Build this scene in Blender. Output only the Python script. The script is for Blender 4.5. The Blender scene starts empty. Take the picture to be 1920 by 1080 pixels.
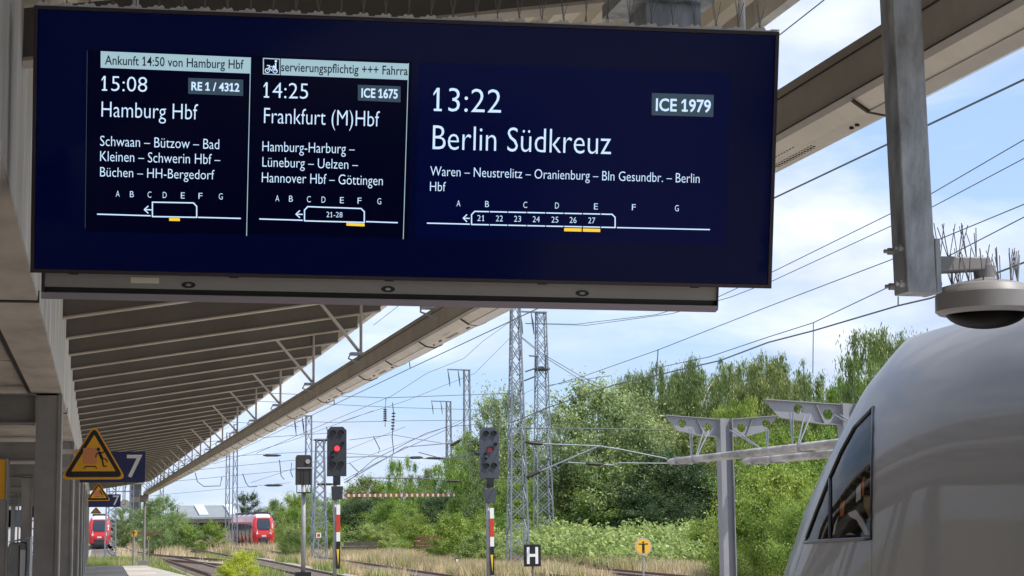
import bpy, math, random
import numpy as np
from mathutils import Vector, Matrix
from mathutils.bvhtree import BVHTree
from mathutils.geometry import tessellate_polygon
random.seed(7); np.random.seed(7)
SC = bpy.context.scene
COL = SC.collection
# ------------------------------------------------------------------ camera
F = 3300.0; CX, CY = 960.0, 540.0
ROLL = math.radians(.6); PITCH = math.radians(7.45449); YAW = math.radians(13.297203)
EYE = Vector((0, 0, 1.7))
FW = Vector((math.sin(YAW)*math.cos(PITCH), math.cos(YAW)*math.cos(PITCH), math.sin(PITCH)))
_rt = Vector((math.cos(YAW), -math.sin(YAW), 0)); _up = _rt.cross(FW)
RT = math.cos(ROLL)*_rt - math.sin(ROLL)*_up
UP = math.sin(ROLL)*_rt + math.cos(ROLL)*_up
cam = bpy.data.cameras.new('camera'); camo = bpy.data.objects.new('camera', cam); COL.objects.link(camo)
cam.sensor_width = 36; cam.lens = F/1920*36; cam.clip_start = .1; cam.clip_end = 3000
M = Matrix((RT, UP, -FW)).transposed().to_4x4(); M.translation = EYE
camo.matrix_world = M
SC.camera = camo
# ------------------------------------------------------------------ exposure, sky, sun
SC.view_settings.view_transform = 'Standard'; SC.view_settings.look = 'None'
SC.view_settings.gamma = 1; SC.view_settings.use_curve_mapping = False
SC.view_settings.exposure = 0.66
SC.render.engine = 'CYCLES'
SC.cycles.max_bounces = 6; SC.cycles.transparent_max_bounces = 12
SUN_EL = math.radians(56); SUN_AZ = math.radians(125)      # azimuth clockwise from +Y
sd = Vector((math.sin(SUN_AZ)*math.cos(SUN_EL), math.cos(SUN_AZ)*math.cos(SUN_EL), math.sin(SUN_EL)))
W = bpy.data.worlds.new('World'); SC.world = W; W.use_nodes = True
nt = W.node_tree; nt.nodes.clear()
def N(t, kind, **kw):
    n = t.nodes.new(kind)
    for k, v in kw.items(): setattr(n, k, v)
    return n
out = N(nt, 'ShaderNodeOutputWorld'); bg = N(nt, 'ShaderNodeBackground')
sky = N(nt, 'ShaderNodeTexSky', sky_type='NISHITA', sun_disc=False)
sky.sun_elevation = SUN_EL; sky.sun_rotation = SUN_AZ; sky.air_density = 1.0; sky.dust_density = .15; sky.ozone_density = 2.5
tc = N(nt, 'ShaderNodeTexCoord'); mp = N(nt, 'ShaderNodeMapping'); mp.inputs['Scale'].default_value = (3.0, 3.0, 7.5)
mp.inputs['Location'].default_value = (3.1, .4, .55)
n1 = N(nt, 'ShaderNodeTexNoise'); n1.inputs['Scale'].default_value = 1.5; n1.inputs['Detail'].default_value = 9; n1.inputs['Roughness'].default_value = .55; n1.inputs['Distortion'].default_value = .5
r1 = N(nt, 'ShaderNodeValToRGB'); r1.color_ramp.elements[0].position = .39; r1.color_ramp.elements[1].position = .59
n2 = N(nt, 'ShaderNodeTexNoise'); n2.inputs['Scale'].default_value = 3.1; n2.inputs['Detail'].default_value = 7
r2 = N(nt, 'ShaderNodeValToRGB'); r2.color_ramp.elements[0].position = .35; r2.color_ramp.elements[1].position = .68
r2.color_ramp.elements[0].color = (3.9, 4.45, 5.7, 1); r2.color_ramp.elements[1].color = (6.9, 7.2, 8.0, 1)
tint = N(nt, 'ShaderNodeMix', data_type='RGBA', blend_type='MULTIPLY'); tint.inputs[0].default_value = 1; tint.inputs[7].default_value = (1.30, 1.12, 1.12, 1)
mx = N(nt, 'ShaderNodeMix', data_type='RGBA')
mm = N(nt, 'ShaderNodeMath', operation='MULTIPLY'); mm.inputs[1].default_value = .92
L = nt.links.new
L(tc.outputs['Generated'], mp.inputs['Vector']); L(mp.outputs[0], n1.inputs['Vector']); L(mp.outputs[0], n2.inputs['Vector'])
L(n1.outputs['Fac'], r1.inputs[0]); L(n2.outputs['Fac'], r2.inputs[0])
sx = N(nt, 'ShaderNodeSeparateXYZ'); hz = N(nt, 'ShaderNodeMapRange'); hz.inputs[1].default_value = 0; hz.inputs[2].default_value = .55; hz.inputs[3].default_value = .9; hz.inputs[4].default_value = .15
hb = N(nt, 'ShaderNodeMix', data_type='RGBA'); hb.inputs[7].default_value = (2.65, 4.0, 5.9, 1)
L(tc.outputs['Generated'], sx.inputs[0]); L(sx.outputs['Z'], hz.inputs[0]); L(hz.outputs[0], hb.inputs[0]); L(tint.outputs[2], hb.inputs[6])
L(sky.outputs[0], tint.inputs[6]); L(hb.outputs[2], mx.inputs[6]); L(r2.outputs[0], mx.inputs[7])
L(r1.outputs[0], mm.inputs[0]); L(mm.outputs[0], mx.inputs[0]); L(mx.outputs[2], bg.inputs[0]); L(bg.outputs[0], out.inputs[0])
bg.inputs['Strength'].default_value = .11
sl = bpy.data.lights.new('sun', 'SUN'); sl.energy = 2.7; sl.angle = math.radians(.5); sl.color = (1, .94, .86)
so = bpy.data.objects.new('sun', sl); COL.objects.link(so); so.rotation_euler = sd.to_track_quat('Z', 'Y').to_euler()

# ------------------------------------------------------------------ helpers
def ray(px, py): return FW + RT*((px-CX)/F) - UP*((py-CY)/F)
def atX(px, py, x): d = ray(px, py); return EYE + d*(x/d.x)
def atY(px, py, y): d = ray(px, py); return EYE + d*(y/d.y)
def atZ(px, py, z): d = ray(px, py); return EYE + d*((z-EYE.z)/d.z)
def project(p):
    d = Vector(p)-EYE; z = d.dot(FW); return CX+F*d.dot(RT)/z, CY-F*d.dot(UP)/z
OFF = {}
def tag(o, label=None, cat=None, group=None, kind=None):
    if label: o['label'] = label
    if cat: o['category'] = cat
    if group: o['group'] = group
    if kind: o['kind'] = kind
    return o
def thing(name, loc, label, cat, group=None):
    o = bpy.data.objects.new(name, None); COL.objects.link(o); o.location = loc; o.empty_display_size = .2
    OFF[o.name] = Vector(loc)
    return tag(o, label, cat, group)
def children(o): return [c for c in bpy.data.objects if c.parent == o]
def dup(root, loc, label=None):
    r = root.copy(); COL.objects.link(r); r.location = loc
    if label: r['label'] = label
    for ch in list(root.children):
        c = ch.copy(); COL.objects.link(c); c.parent = r
        for g in list(ch.children):
            d = g.copy(); COL.objects.link(d); d.parent = c
    return r
class MB:
    def __init__(s): s.v = []; s.f = []; s.mi = []; s.cur = 0
    def add(s, vs, fs):
        b = len(s.v); s.v += [tuple(v) for v in vs]; s.f += [tuple(i+b for i in f) for f in fs]; s.mi += [s.cur]*len(fs); return s
    def box(s, c, size, rot=None):
        hx, hy, hz = size[0]/2, size[1]/2, size[2]/2
        vs = [Vector((x, y, z)) for z in (-hz, hz) for y in (-hy, hy) for x in (-hx, hx)]
        if rot is not None: vs = [rot @ v for v in vs]
        c = Vector(c); return s.add([v+c for v in vs], [(0, 2, 3, 1), (4, 5, 7, 6), (0, 1, 5, 4), (2, 6, 7, 3), (0, 4, 6, 2), (1, 3, 7, 5)])
    def box2(s, a, b): return s.box([(a[i]+b[i])/2 for i in range(3)], [abs(a[i]-b[i]) for i in range(3)])
    def tube(s, pts, r, n=6, cap=True):
        pts = [Vector(p) for p in pts]; rs = r if isinstance(r, (list, tuple)) else [r]*len(pts)
        rings = []
        for i, p in enumerate(pts):
            t = (pts[min(i+1, len(pts)-1)]-pts[max(i-1, 0)]).normalized()
            a = t.cross(Vector((0, 0, 1)))
            if a.length < .05: a = t.cross(Vector((1, 0, 0)))
            a.normalize(); b = t.cross(a)
            rings.append([p+(a*math.cos(2*math.pi*k/n)+b*math.sin(2*math.pi*k/n))*rs[i] for k in range(n)])
        vs = [v for rg in rings for v in rg]; fs = []
        for i in range(len(pts)-1):
            for k in range(n):
                k2 = (k+1) % n; fs.append((i*n+k, (i+1)*n+k, (i+1)*n+k2, i*n+k2))
        if cap: fs.append(tuple(range(n))); fs.append(tuple(reversed(range((len(pts)-1)*n, len(pts)*n))))
        return s.add(vs, fs)
    def bar(s, a, b, w, h=None, upv=(0, 0, 1)):   # rectangular bar between points
        a, b = Vector(a), Vector(b); t = (b-a); l = t.length; t.normalize()
        x = t.cross(Vector(upv))
        if x.length < .05: x = t.cross(Vector((1, 0, 0)))
        x.normalize(); z = x.cross(t); return s.box((a+b)/2, (w, l, h or w), Matrix((x, t, z)).transposed())
    def lathe(s, prof, c, n=20, axis='Z'):
        c = Vector(c); vs = []; fs = []
        for r, h in prof:
            for k in range(n):
                a = 2*math.pi*k/n
                p = Vector((r*math.cos(a), r*math.sin(a), h)) if axis == 'Z' else Vector((r*math.cos(a), h, r*math.sin(a)))
                vs.append(c+p)
        for i in range(len(prof)-1):
            for k in range(n):
                k2 = (k+1) % n; fs.append((i*n+k, i*n+k2, (i+1)*n+k2, (i+1)*n+k))
        fs.append(tuple(reversed(range(n)))); fs.append(tuple(range((len(prof)-1)*n, len(prof)*n)))
        return s.add(vs, fs)
    def extrude(s, poly, vec):     # poly: 3D points, planar
        n = len(poly); vs = [Vector(p) for p in poly]+[Vector(p)+Vector(vec) for p in poly]
        return s.add(vs, [tuple(range(n)), tuple(reversed(range(n, 2*n)))]+[(i, i+n, (i+1) % n+n, (i+1) % n) for i in range(n)])
    def holed(s, outer, holes, vec):     # planar plate with holes (all 3D), given thickness
        loops = [[Vector(p) for p in outer]]+[[Vector(p) for p in h] for h in holes]
        flat = [p for l in loops for p in l]; tr = tessellate_polygon(loops); vec = Vector(vec); m = len(flat)
        fs = [tuple(t) for t in tr]+[tuple(i+m for i in reversed(t)) for t in tr]; b = 0
        for l in loops:
            k = len(l); fs += [(b+i, b+(i+1) % k, b+(i+1) % k+m, b+i+m) for i in range(k)]; b += k
        return s.add(flat+[p+vec for p in flat], fs)
    def build(s, name, mat, parent=None, smooth=False, fixn=True, bevel=0):
        root = parent
        while root is not None and root.parent is not None: root = root.parent
        off = OFF.get(root.name, Vector((0, 0, 0))) if root is not None else Vector((0, 0, 0))
        me = bpy.data.meshes.new(name); me.from_pydata([Vector(v)-off for v in s.v], [], s.f)
        for m in (mat if isinstance(mat, (list, tuple)) else [mat]): me.materials.append(m)
        if len(me.materials) > 1: me.polygons.foreach_set('material_index', s.mi)
        if fixn:
            import bmesh
            bm = bmesh.new(); bm.from_mesh(me); bmesh.ops.recalc_face_normals(bm, faces=bm.faces); bm.to_mesh(me); bm.free()
        if smooth: me.polygons.foreach_set('use_smooth', [True]*len(me.polygons))
        me.update(); o = bpy.data.objects.new(name, me); COL.objects.link(o)
        if parent is not None: o.parent = parent
        if bevel:
            b = o.modifiers.new('bevel', 'BEVEL'); b.width = bevel; b.segments = 2; b.limit_method = 'ANGLE'
        return o
def quads(name, verts, parent=None, mat=None, nv=4):
    """fast mesh of loose quads/tris, verts: (n*nv,3) numpy in world space"""
    root = parent
    while root is not None and root.parent is not None: root = root.parent
    if root is not None: verts = verts-np.array(OFF.get(root.name, Vector((0, 0, 0))))
    n = len(verts)//nv; me = bpy.data.meshes.new(name)
    me.vertices.add(n*nv); me.vertices.foreach_set('co', verts.astype(np.float32).ravel())
    me.loops.add(n*nv); me.loops.foreach_set('vertex_index', np.arange(n*nv, dtype=np.int32))
    me.polygons.add(n); me.polygons.foreach_set('loop_start', np.arange(0, n*nv, nv, dtype=np.int32))
    if mat: me.materials.append(mat)
    me.update(calc_edges=True)
    return me
# ------------------------------------------------------------------ materials
MC = {}
def mat(name, col, rough=.6, metal=0, var=.0, vscale=3., bump=0., bscale=20., spec=None, coat=0, emit=None, estr=1, col2=None, stretch=None, obj_rand=0):
    if name in MC: return MC[name]
    m = bpy.data.materials.new(name); m.use_nodes = True; t = m.node_tree; b = t.nodes['Principled BSDF']
    b.inputs['Base Color'].default_value = (*col, 1); b.inputs['Roughness'].default_value = rough; b.inputs['Metallic'].default_value = metal
    if spec is not None: b.inputs['Specular IOR Level'].default_value = spec
    if coat: b.inputs['Coat Weight'].default_value = coat; b.inputs['Coat Roughness'].default_value = .035
    if emit: b.inputs['Emission Color'].default_value = (*emit, 1); b.inputs['Emission Strength'].default_value = estr
    tcn = N(t, 'ShaderNodeTexCoord'); mpn = N(t, 'ShaderNodeMapping'); t.links.new(tcn.outputs['Object'], mpn.inputs[0])
    if stretch: mpn.inputs['Scale'].default_value = stretch
    if var or col2:
        nz = N(t, 'ShaderNodeTexNoise'); nz.inputs['Scale'].default_value = vscale; nz.inputs['Detail'].default_value = 8; nz.inputs['Roughness'].default_value = .62
        t.links.new(mpn.outputs[0], nz.inputs['Vector'])
        rp = N(t, 'ShaderNodeValToRGB'); rp.color_ramp.elements[0].position = .32; rp.color_ramp.elements[1].position = .68
        c2 = col2 or tuple(c*(1-var) for c in col); c1 = col if col2 else tuple(min(1, c*(1+var*.6)) for c in col)
        rp.color_ramp.elements[0].color = (*c2, 1); rp.color_ramp.elements[1].color = (*c1, 1)
        t.links.new(nz.outputs['Fac'], rp.inputs[0]); last = rp.outputs[0]
        if obj_rand:
            oi = N(t, 'ShaderNodeObjectInfo'); hs = N(t, 'ShaderNodeHueSaturation'); mr = N(t, 'ShaderNodeMapRange')
            mr.inputs[3].default_value = 1-obj_rand; mr.inputs[4].default_value = 1+obj_rand
            t.links.new(oi.outputs['Random'], mr.inputs[0]); t.links.new(mr.outputs[0], hs.inputs['Value']); t.links.new(last, hs.inputs['Color']); last = hs.outputs[0]
        t.links.new(last, b.inputs['Base Color'])
    if bump:
        nb = N(t, 'ShaderNodeTexNoise'); nb.inputs['Scale'].default_value = bscale; nb.inputs['Detail'].default_value = 6
        t.links.new(mpn.outputs[0], nb.inputs['Vector']); bp = N(t, 'ShaderNodeBump'); bp.inputs['Strength'].default_value = bump; bp.inputs['Distance'].default_value = .02
        t.links.new(nb.outputs['Fac'], bp.inputs['Height']); t.links.new(bp.outputs[0], b.inputs['Normal'])
    MC[name] = m; return m
def leafmat(name, c1, c2, vs=.5, trans=.42):
    if name in MC: return MC[name]
    if name.startswith('leaf'): c1 = (c1[0]*1.45, c1[1]*1.4, c1[2]*1.25); c2 = (min(.62, c2[0]*1.22), min(.66, c2[1]*1.18), c2[2]*1.05)
    m = bpy.data.materials.new(name); m.use_nodes = True; t = m.node_tree; t.nodes.clear()
    o = N(t, 'ShaderNodeOutputMaterial'); d = N(t, 'ShaderNodeBsdfDiffuse'); tr = N(t, 'ShaderNodeBsdfTranslucent'); ms = N(t, 'ShaderNodeMixShader'); ms.inputs[0].default_value = trans
    g = N(t, 'ShaderNodeBsdfGlossy'); g.inputs['Roughness'].default_value = .45; g.inputs['Color'].default_value = (.7, .8, .8, 1); ms2 = N(t, 'ShaderNodeMixShader'); ms2.inputs[0].default_value = .03
    tcn = N(t, 'ShaderNodeTexCoord'); nz = N(t, 'ShaderNodeTexNoise'); nz.inputs['Scale'].default_value = vs; nz.inputs['Detail'].default_value = 6
    geo = N(t, 'ShaderNodeNewGeometry'); t.links.new(geo.outputs['Position'], nz.inputs['Vector'])
    rp = N(t, 'ShaderNodeValToRGB'); rp.color_ramp.elements[0].position = .36; rp.color_ramp.elements[1].position = .64
    rp.color_ramp.elements[0].color = (*c1, 1); rp.color_ramp.elements[1].color = (*c2, 1); t.links.new(nz.outputs['Fac'], rp.inputs[0])
    wn = N(t, 'ShaderNodeHueSaturation'); mr = N(t, 'ShaderNodeMapRange'); mr.inputs[3].default_value = .65; mr.inputs[4].default_value = 1.4
    t.links.new(geo.outputs['Random Per Island'], mr.inputs[0]); t.links.new(mr.outputs[0], wn.inputs['Value']); t.links.new(rp.outputs[0], wn.inputs['Color'])
    for s_ in (d, tr): t.links.new(wn.outputs[0], s_.inputs['Color'])
    t.links.new(d.outputs[0], ms.inputs[1]); t.links.new(tr.outputs[0], ms.inputs[2]); t.links.new(ms.outputs[0], ms2.inputs[1]); t.links.new(g.outputs[0], ms2.inputs[2]); t.links.new(ms2.outputs[0], o.inputs[0])
    MC[name] = m; return m
galv = mat('galvanised_steel', (.46, .49, .52), .48, .25, var=.5, vscale=16, bump=.12, bscale=60, stretch=(1, 1, .35))
galv_far = mat('galvanised_lattice', (.24, .27, .31), .55, .2, var=.25, vscale=1.5)
taupe = mat('taupe_paint', (.155, .128, .108), .6, var=.18, vscale=2.2, bump=.04)
taupe_dark = mat('dark_brown_paint', (.15, .133, .118), .65, var=.15, vscale=2)
beam_light = mat('pale_beam_paint', (.72, .70, .66), .65, var=.36, vscale=2.6, bump=.08, stretch=(1, 1, .3))
beam_under = mat('taupe_concrete', (.58, .50, .43), .75, var=.28, vscale=2.5, bump=.08, stretch=(1, .4, 1))
cream = mat('cream_sheet', (.82, .74, .60), .55, var=.12, vscale=1.2)
flange_m = mat('bounce_lit_flange', (.46, .40, .32), .5, var=.2, vscale=3)  # ground bounce on the purlin undersides, put into a paler flange colour
ductm = mat('duct_brown_paint', (.44, .395, .35), .5, var=.22, vscale=2.5, bump=.05, bscale=9)
ductu = mat('duct_cream_underside', (.76, .68, .57), .38, var=.14, vscale=3, bump=.05, bscale=8)
lens = mat('lamp_lens', (.74, .68, .60), .25, var=.08, vscale=4, spec=.6)
black = mat('black_plastic', (.012, .012, .014), .4)
darkline = mat('dark_seam', (.05, .042, .036), .7)
colm = mat('column_grey_brown', (.29, .275, .26), .55, var=.2, vscale=2.5, bump=.04)
white = mat('white_paint', (.86, .86, .84), .5)
steel = mat('thin_steel_wire', (.22, .21, .20), .45, .6)
beadm = mat('dark_insulator', (.035, .025, .022), .5)
wirem = mat('dark_wire', (.10, .115, .14), .6, .2)
rustm = mat('rusty_rail', (.16, .085, .055), .75, var=.4, vscale=6)
railtop = mat('rail_head', (.32, .25, .21), .4, .6)
sleeperm = mat('weathered_sleeper', (.22, .18, .15), .9, var=.3, vscale=4)

# ------------------------------------------------------------------ ground and tracks
GZ = -.95
grd = mat('dry_ground', (.34, .27, .16), .95, var=.0, vscale=.12, bump=.3, bscale=3, col2=(.17, .19, .07))
def gd(y): t_ = min(1, max(0, (y-110)/110)); return -.85*t_*t_*(3-2*t_)
def gz(y): return GZ+gd(y)
_ys = [-60, 90]+[110+8*i for i in range(15)]+[400, 2400]; _n = len(_ys)
MB().add([(x_, y_, gz(y_)) for x_ in (-600, 900) for y_ in _ys], [(i, _n+i, _n+i+1, i+1) for i in range(_n-1)]).build('ground', grd)['kind'] = 'structure'
ballm = mat('track_ballast', (.50, .46, .41), .95, vscale=2.2, bump=.6, bscale=26, col2=(.30, .26, .225))
gb_ = MB().add([q for y_ in _ys[1:16] for q in ((1.5+(y_-90)*.01, max(y_, 90) if y_ > 90 else 73, gz(y_)+.012), (12.2, y_ if y_ > 90 else 73, gz(y_)+.012))], [(2*i, 2*i+1, 2*i+3, 2*i+2) for i in range(14)]).build('gravel_bed', mat('yard_gravel', (.48, .44, .38), .95, vscale=.5, bump=.5, bscale=22, col2=(.30, .27, .19))); gb_['kind'] = 'structure'
def track_x(k, y):
    if k == 0: return 7.02 if y < 25 else 7.02-.0165*(y-25)
    return {1: 10.4, 2: 14.9, 3: 19.2, 4: 23.6, 5: 0.9, 6: -4.6}[k]-(.006 if k in (1, 2, 3) else 0)*max(0, y-40)
def strip(mb, fx0, fx1, z0, z1, ys):
    """solid strip following y with left/right x functions"""
    n = len(ys); vs = []
    for y in ys: vs += [(fx0(y), y, z0+gd(y)), (fx1(y), y, z0+gd(y)), (fx1(y), y, z1+gd(y)), (fx0(y), y, z1+gd(y))]
    fs = []
    for i in range(n-1):
        a = i*4; fs += [(a+k, a+4+k, a+4+(k+1) % 4, a+(k+1) % 4) for k in range(4)]
    fs += [(0, 1, 2, 3), (n*4-1, n*4-2, n*4-3, n*4-4)]; mb.add(vs, fs)
desc = {0: 'railway track beside the platform edge, under the nose of the silver train', 1: 'second rusty track from the platform, left of the two tall signals',
        2: 'middle rusty track passing just right of the red-lit signal', 3: 'overgrown track half hidden in the dry grass between signals',
        4: 'far rusty track along the foot of the bramble bank', 5: 'track beyond the platform end leading to the left red train', 6: 'track on the far side of the island platform'}
yr = {0: (-30, 420), 1: (5, 420), 2: (5, 420), 3: (60, 420), 4: (40, 420), 5: (112, 420), 6: (-20, 420)}
for k in range(7):
    y0, y1 = yr[k]; ys = [y0+(y1-y0)*i/60 for i in range(61)]
    t = thing('railway_track', (track_x(k, y0), y0, GZ), desc[k], 'railway track', 'tracks across the yard')
    mb = MB(); strip(mb, lambda y: track_x(k, y)-1.5, lambda y: track_x(k, y)+1.5, GZ-.05, GZ+.05, ys); tag(mb.build('ballast_bed', ballm, t))
    for sgn in (-1, 1):
        mb = MB(); strip(mb, lambda y: track_x(k, y)+sgn*.75-.035, lambda y: track_x(k, y)+sgn*.75+.035, GZ+.1, GZ+.185, ys)
        strip(mb, lambda y: track_x(k, y)+sgn*.75-.07, lambda y: track_x(k, y)+sgn*.75+.07, GZ+.07, GZ+.1, ys); r = mb.build('rail', rustm, t)
        mb = MB(); strip(mb, lambda y: track_x(k, y)+sgn*.75-.03, lambda y: track_x(k, y)+sgn*.75+.03, GZ+.187, GZ+.192, ys); mb.build('rail_head', railtop, r)
    mb = MB(); y = y0
    while y < min(y1, 230):
        mb.box((track_x(k, y), y, GZ+.06+gd(y)), (2.5, .25, .07)); y += .65
    tag(mb.build('sleeper', sleeperm, t), kind='stuff')
# crossing (turnout) rails
t = thing('track_turnout', (5.5, 75, GZ), 'rusty turnout rails crossing between the first two tracks beyond the platform end', 'railway switch')
for (a, b) in (((288, 1048), (470, 1064)), ((275, 1040), (455, 1053)), ((395, 1023), (560, 1040)), ((330, 1024), (450, 1046)), ((300, 1047), (395, 1078))):
    A, B = atZ(*a, GZ+.16), atZ(*b, GZ+.16); r = MB().bar(A, B, .1, .14).build('rail', rustm, t)
# ------------------------------------------------------------------ platforms
slabm = mat('platform_paving', (.52, .50, .465), .8, var=.22, vscale=.9, bump=.15, bscale=25)
slab2 = mat('platform_paving_pale', (.62, .58, .52), .8, var=.15, vscale=1.2)
edgem = mat('platform_edge_stone', (.48, .47, .45), .8, var=.15, vscale=2)
pl = thing('platform', (0, 20, 0), 'paved island platform under the canopy, narrowing to its far end', 'platform'); pl['kind'] = 'structure'
outline = [(-5.5, -40), (5.36, -40), (5.36, 34), (2.95, 56), (1.95, 72), (-2.9, 72), (-2.9, 100), (-5.5, 100)]
MB().extrude([(x, y, 0) for x, y in outline], (0, 0, -1.0)).build('platform_surface', slabm, pl)
me0 = None
for j in range(12):
    for i in range(5):
        w = 1.0; x = -1.9+i*w*.98; y = 54.6+j*1.45
        lim = 2.95-(y+1.45-56)*.0625
        if x+w > lim: continue
        o = MB().box((x+w/2, y+.7, .012), (w-.03, 1.40, .02)).build('paving_slab', slab2 if (i*3+j*5) % 4 < 2 else slabm, pl)
MB().add([(5.0, -14, .004), (5.06, -14, .004), (5.06, 34, .004), (5.0, 34, .004)], [(0, 1, 2, 3)]).build('edge_line', white, pl)
p2 = thing('platform', (11, 10, 0), 'neighbouring platform hidden behind the silver train', 'platform'); p2['kind'] = 'structure'
MB().box2((9.0, -14, -1.0), (13.2, 44, 0)).build('platform_surface', slabm, p2)
# ------------------------------------------------------------------ canopy
can = thing('platform_canopy', (-.4, 15, 0), 'long brown canopy on steel columns with ribbed underside over the platform', 'canopy')
def zr(x): return 3.415+.158*(x+.295)
CY0, CY1 = -24.0, 99.
XE = 3.08
# corrugated sheet, ribs along the platform
mb = MB(); xs = []; x = -.30; k = 0; prof = []
while x < XE:
    for dx, dz in ((0, 0), (.10, 0), (.135, .06), (.195, .06)): prof.append((x+dx, zr(x+dx)+.205+dz))
    x += .23
vs = []; n = len(prof)
for y in (CY0, CY1):
    for (px_, pz) in prof: vs.append((px_, y, pz))
for y in (CY0, CY1):
    for (px_, pz) in prof: vs.append((px_, y, pz+.012))
fs = [(i, i+1, n+i+1, n+i) for i in range(n-1)]+[(2*n+i, 3*n+i, 3*n+i+1, 2*n+i+1) for i in range(n-1)]
mb.add(vs, fs).build('roof_sheet', cream, can, fixn=False)
# purlins
y = 15.13-1.70*23; k = 0; pm = None
while y < CY1:
    if k == 0:
        L_, R_ = -.296, 2.93; mb = MB()
        def P(x, dy, dz): return (x, y+dy, zr(x)+dz)
        # web + top flange (C profile)
        mb.add([P(L_, 0, .0), P(R_, 0, .0), P(R_, 0, .195), P(L_, 0, .195), P(L_, .008, .0), P(R_, .008, .0), P(R_, .008, .195), P(L_, .008, .195)],
               [(0, 1, 2, 3), (4, 7, 6, 5), (0, 4, 5, 1), (3, 2, 6, 7), (0, 3, 7, 4), (1, 5, 6, 2)])
        web = mb.build('purlin', taupe_dark, can)
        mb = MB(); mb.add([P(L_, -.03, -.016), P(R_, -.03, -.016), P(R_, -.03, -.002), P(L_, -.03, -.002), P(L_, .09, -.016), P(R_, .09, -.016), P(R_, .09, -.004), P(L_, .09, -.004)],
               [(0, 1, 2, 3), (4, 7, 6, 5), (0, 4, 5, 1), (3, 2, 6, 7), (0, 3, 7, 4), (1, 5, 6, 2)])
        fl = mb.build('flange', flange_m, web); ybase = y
    else:
        w = web.copy(); COL.objects.link(w); w.parent = can; w.location = (0, y-ybase, 0)
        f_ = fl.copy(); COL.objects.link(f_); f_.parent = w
    y += 1.70; k += 1
# edge trim
mb = MB(); a = zr(XE)
mb.extrude([(XE, CY0, a+.12), (XE+.07, CY0, a+.13), (XE+.07, CY0, a+.3), (XE, CY0, a+.3)], (0, CY1-CY0, 0)); mb.build('edge_trim', beam_light, can)
# spine beam
SB = 2.82
mb = MB(); mb.box2((-.50, -24, SB), (-.298, CY1, 3.68)); mb.build('spine_beam', beam_light, can)
MB().box2((-.548, -24, SB-.02), (-.30, CY1, SB+.0)).build('beam_soffit', beam_under, can)
mb = MB()
for yy in [9.0+9.3*i for i in range(9)]: mb.box2((-.552, yy, SB-.028), (-.292, yy+.05, SB+.03))
mb.build('beam_joint', darkline, can)
MB().box2((-.60, -24, SB+.02), (-.552, CY1, SB+.12)).build('soffit_trim', darkline, can)
yy = -24.
sof = None
while yy < CY1:
    if sof is None:
        sof = MB().box2((-4.9, yy+.02, SB+.05), (-.61, yy+4.6, SB+.09)).build('soffit_panel', beam_under, can); y00 = yy
    else:
        s_ = sof.copy(); COL.objects.link(s_); s_.parent = can; s_.location = (0, yy-y00, 0)
    yy += 4.65
MB().box2((-5.0, -24, SB+.12), (-.60, CY1, SB+.3)).build('roof_deck', taupe, can)
# columns
def hcol(mb, x, y, z0, z1, w=.2, d=.2, tf=.016):
    mb.box2((x-w/2, y-d/2, z0), (x+w/2, y-d/2+tf, z1)); mb.box2((x-w/2, y+d/2-tf, z0), (x+w/2, y+d/2, z1)); mb.box2((x-.006, y-d/2+tf, z0), (x+.006, y+d/2-tf, z1))
    mb.box2((x+w/2-.02, y-d/2-.012, z0), (x+w/2, y-d/2-.002, z1))
for i in range(-1, 9):
    yc = 15.6+9.3*i
    if i < 0: yc = 5.2
    xo = 0
    if i >= 0:
        mb = MB(); hcol(mb, -.405, yc, 0, SB-.025); mb.build('column', colm, can)
    mb = MB(); hcol(mb, -1.14-.1 if i else -1.35, yc, 0, SB-.25); mb.build('column', colm, can)
    mb = MB(); mb.box2((-4.6, yc-.01, SB-.27), (-.30, yc+.01, SB-.04)); mb.box2((-4.6, yc-.1, SB-.04), (-.30, yc+.1, SB-.026)); mb.box2((-4.6, yc-.1, SB-.285), (-.52, yc+.1, SB-.27))
    for xx in (-.508, -.305): mb.box2((xx-.006, yc-.1, SB-.27), (xx+.006, yc-.011, SB-.04))
    mb.build('crossbeam', colm, can)
    MB().tube([(-.292, yc-.08, 0), (-.292, yc-.08, SB-.03)], .012, 6).build('downpipe', beam_light, can)
for i in range(1, 9):
    yc = 15.6+9.3*i; mb = MB(); hcol(mb, -3.9, yc, 0, SB-.28); mb.build('column', colm, can)
# hangers and struts near the top of the board
for (x0, yy) in ((2.0, 8.0),):
    p = atY(1255, 45, 5.75)
    MB().box2((p.x-.10, 5.7, p.z-.03), (p.x+.10, 5.9, zr(p.x)+.2)).build('hanger_box', galv, can)
    MB().box2((p.x-.19, 5.66, p.z+.06), (p.x+.14, 5.94, p.z+.11)).build('hanger_plate', galv, can)
# ------------------------------------------------------------------ light duct hanging from the canopy edge
duct = thing('light_duct', (2.7, 15, 3.2), 'long brown and cream lighting duct hung on rods along the canopy edge', 'light fixture')
DX = 2.6
sec = [(0, 3.372), (.0, 3.33), (-.012, 3.328), (-.012, 3.192), (.012, 3.172), (.07, 3.135), (.14, 3.125), (.20, 3.15), (.235, 3.21), (.24, 3.33), (.24, 3.372)]
vs = []; ys = [-24, 101.0]
for yy in ys: vs += [(DX+a, yy, b) for a, b in sec]
n = len(sec); mb = MB()
mb.cur = 0; b0 = len(mb.v); mb.v += vs
for i in range(n):
    j = (i+1) % n; mb.f.append((i, j, n+j, n+i)); mb.mi.append(1 if i in (4, 5, 6, 7, 8) else 0)
mb.f += [tuple(range(n)), tuple(range(n, 2*n))]; mb.mi += [0, 0]
mb.build('housing', [ductm, ductu], duct)
MB().box2((DX-.016, -24, 3.322), (DX-.0125, 101, 3.328)).build('seam', darkline, duct)
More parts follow.
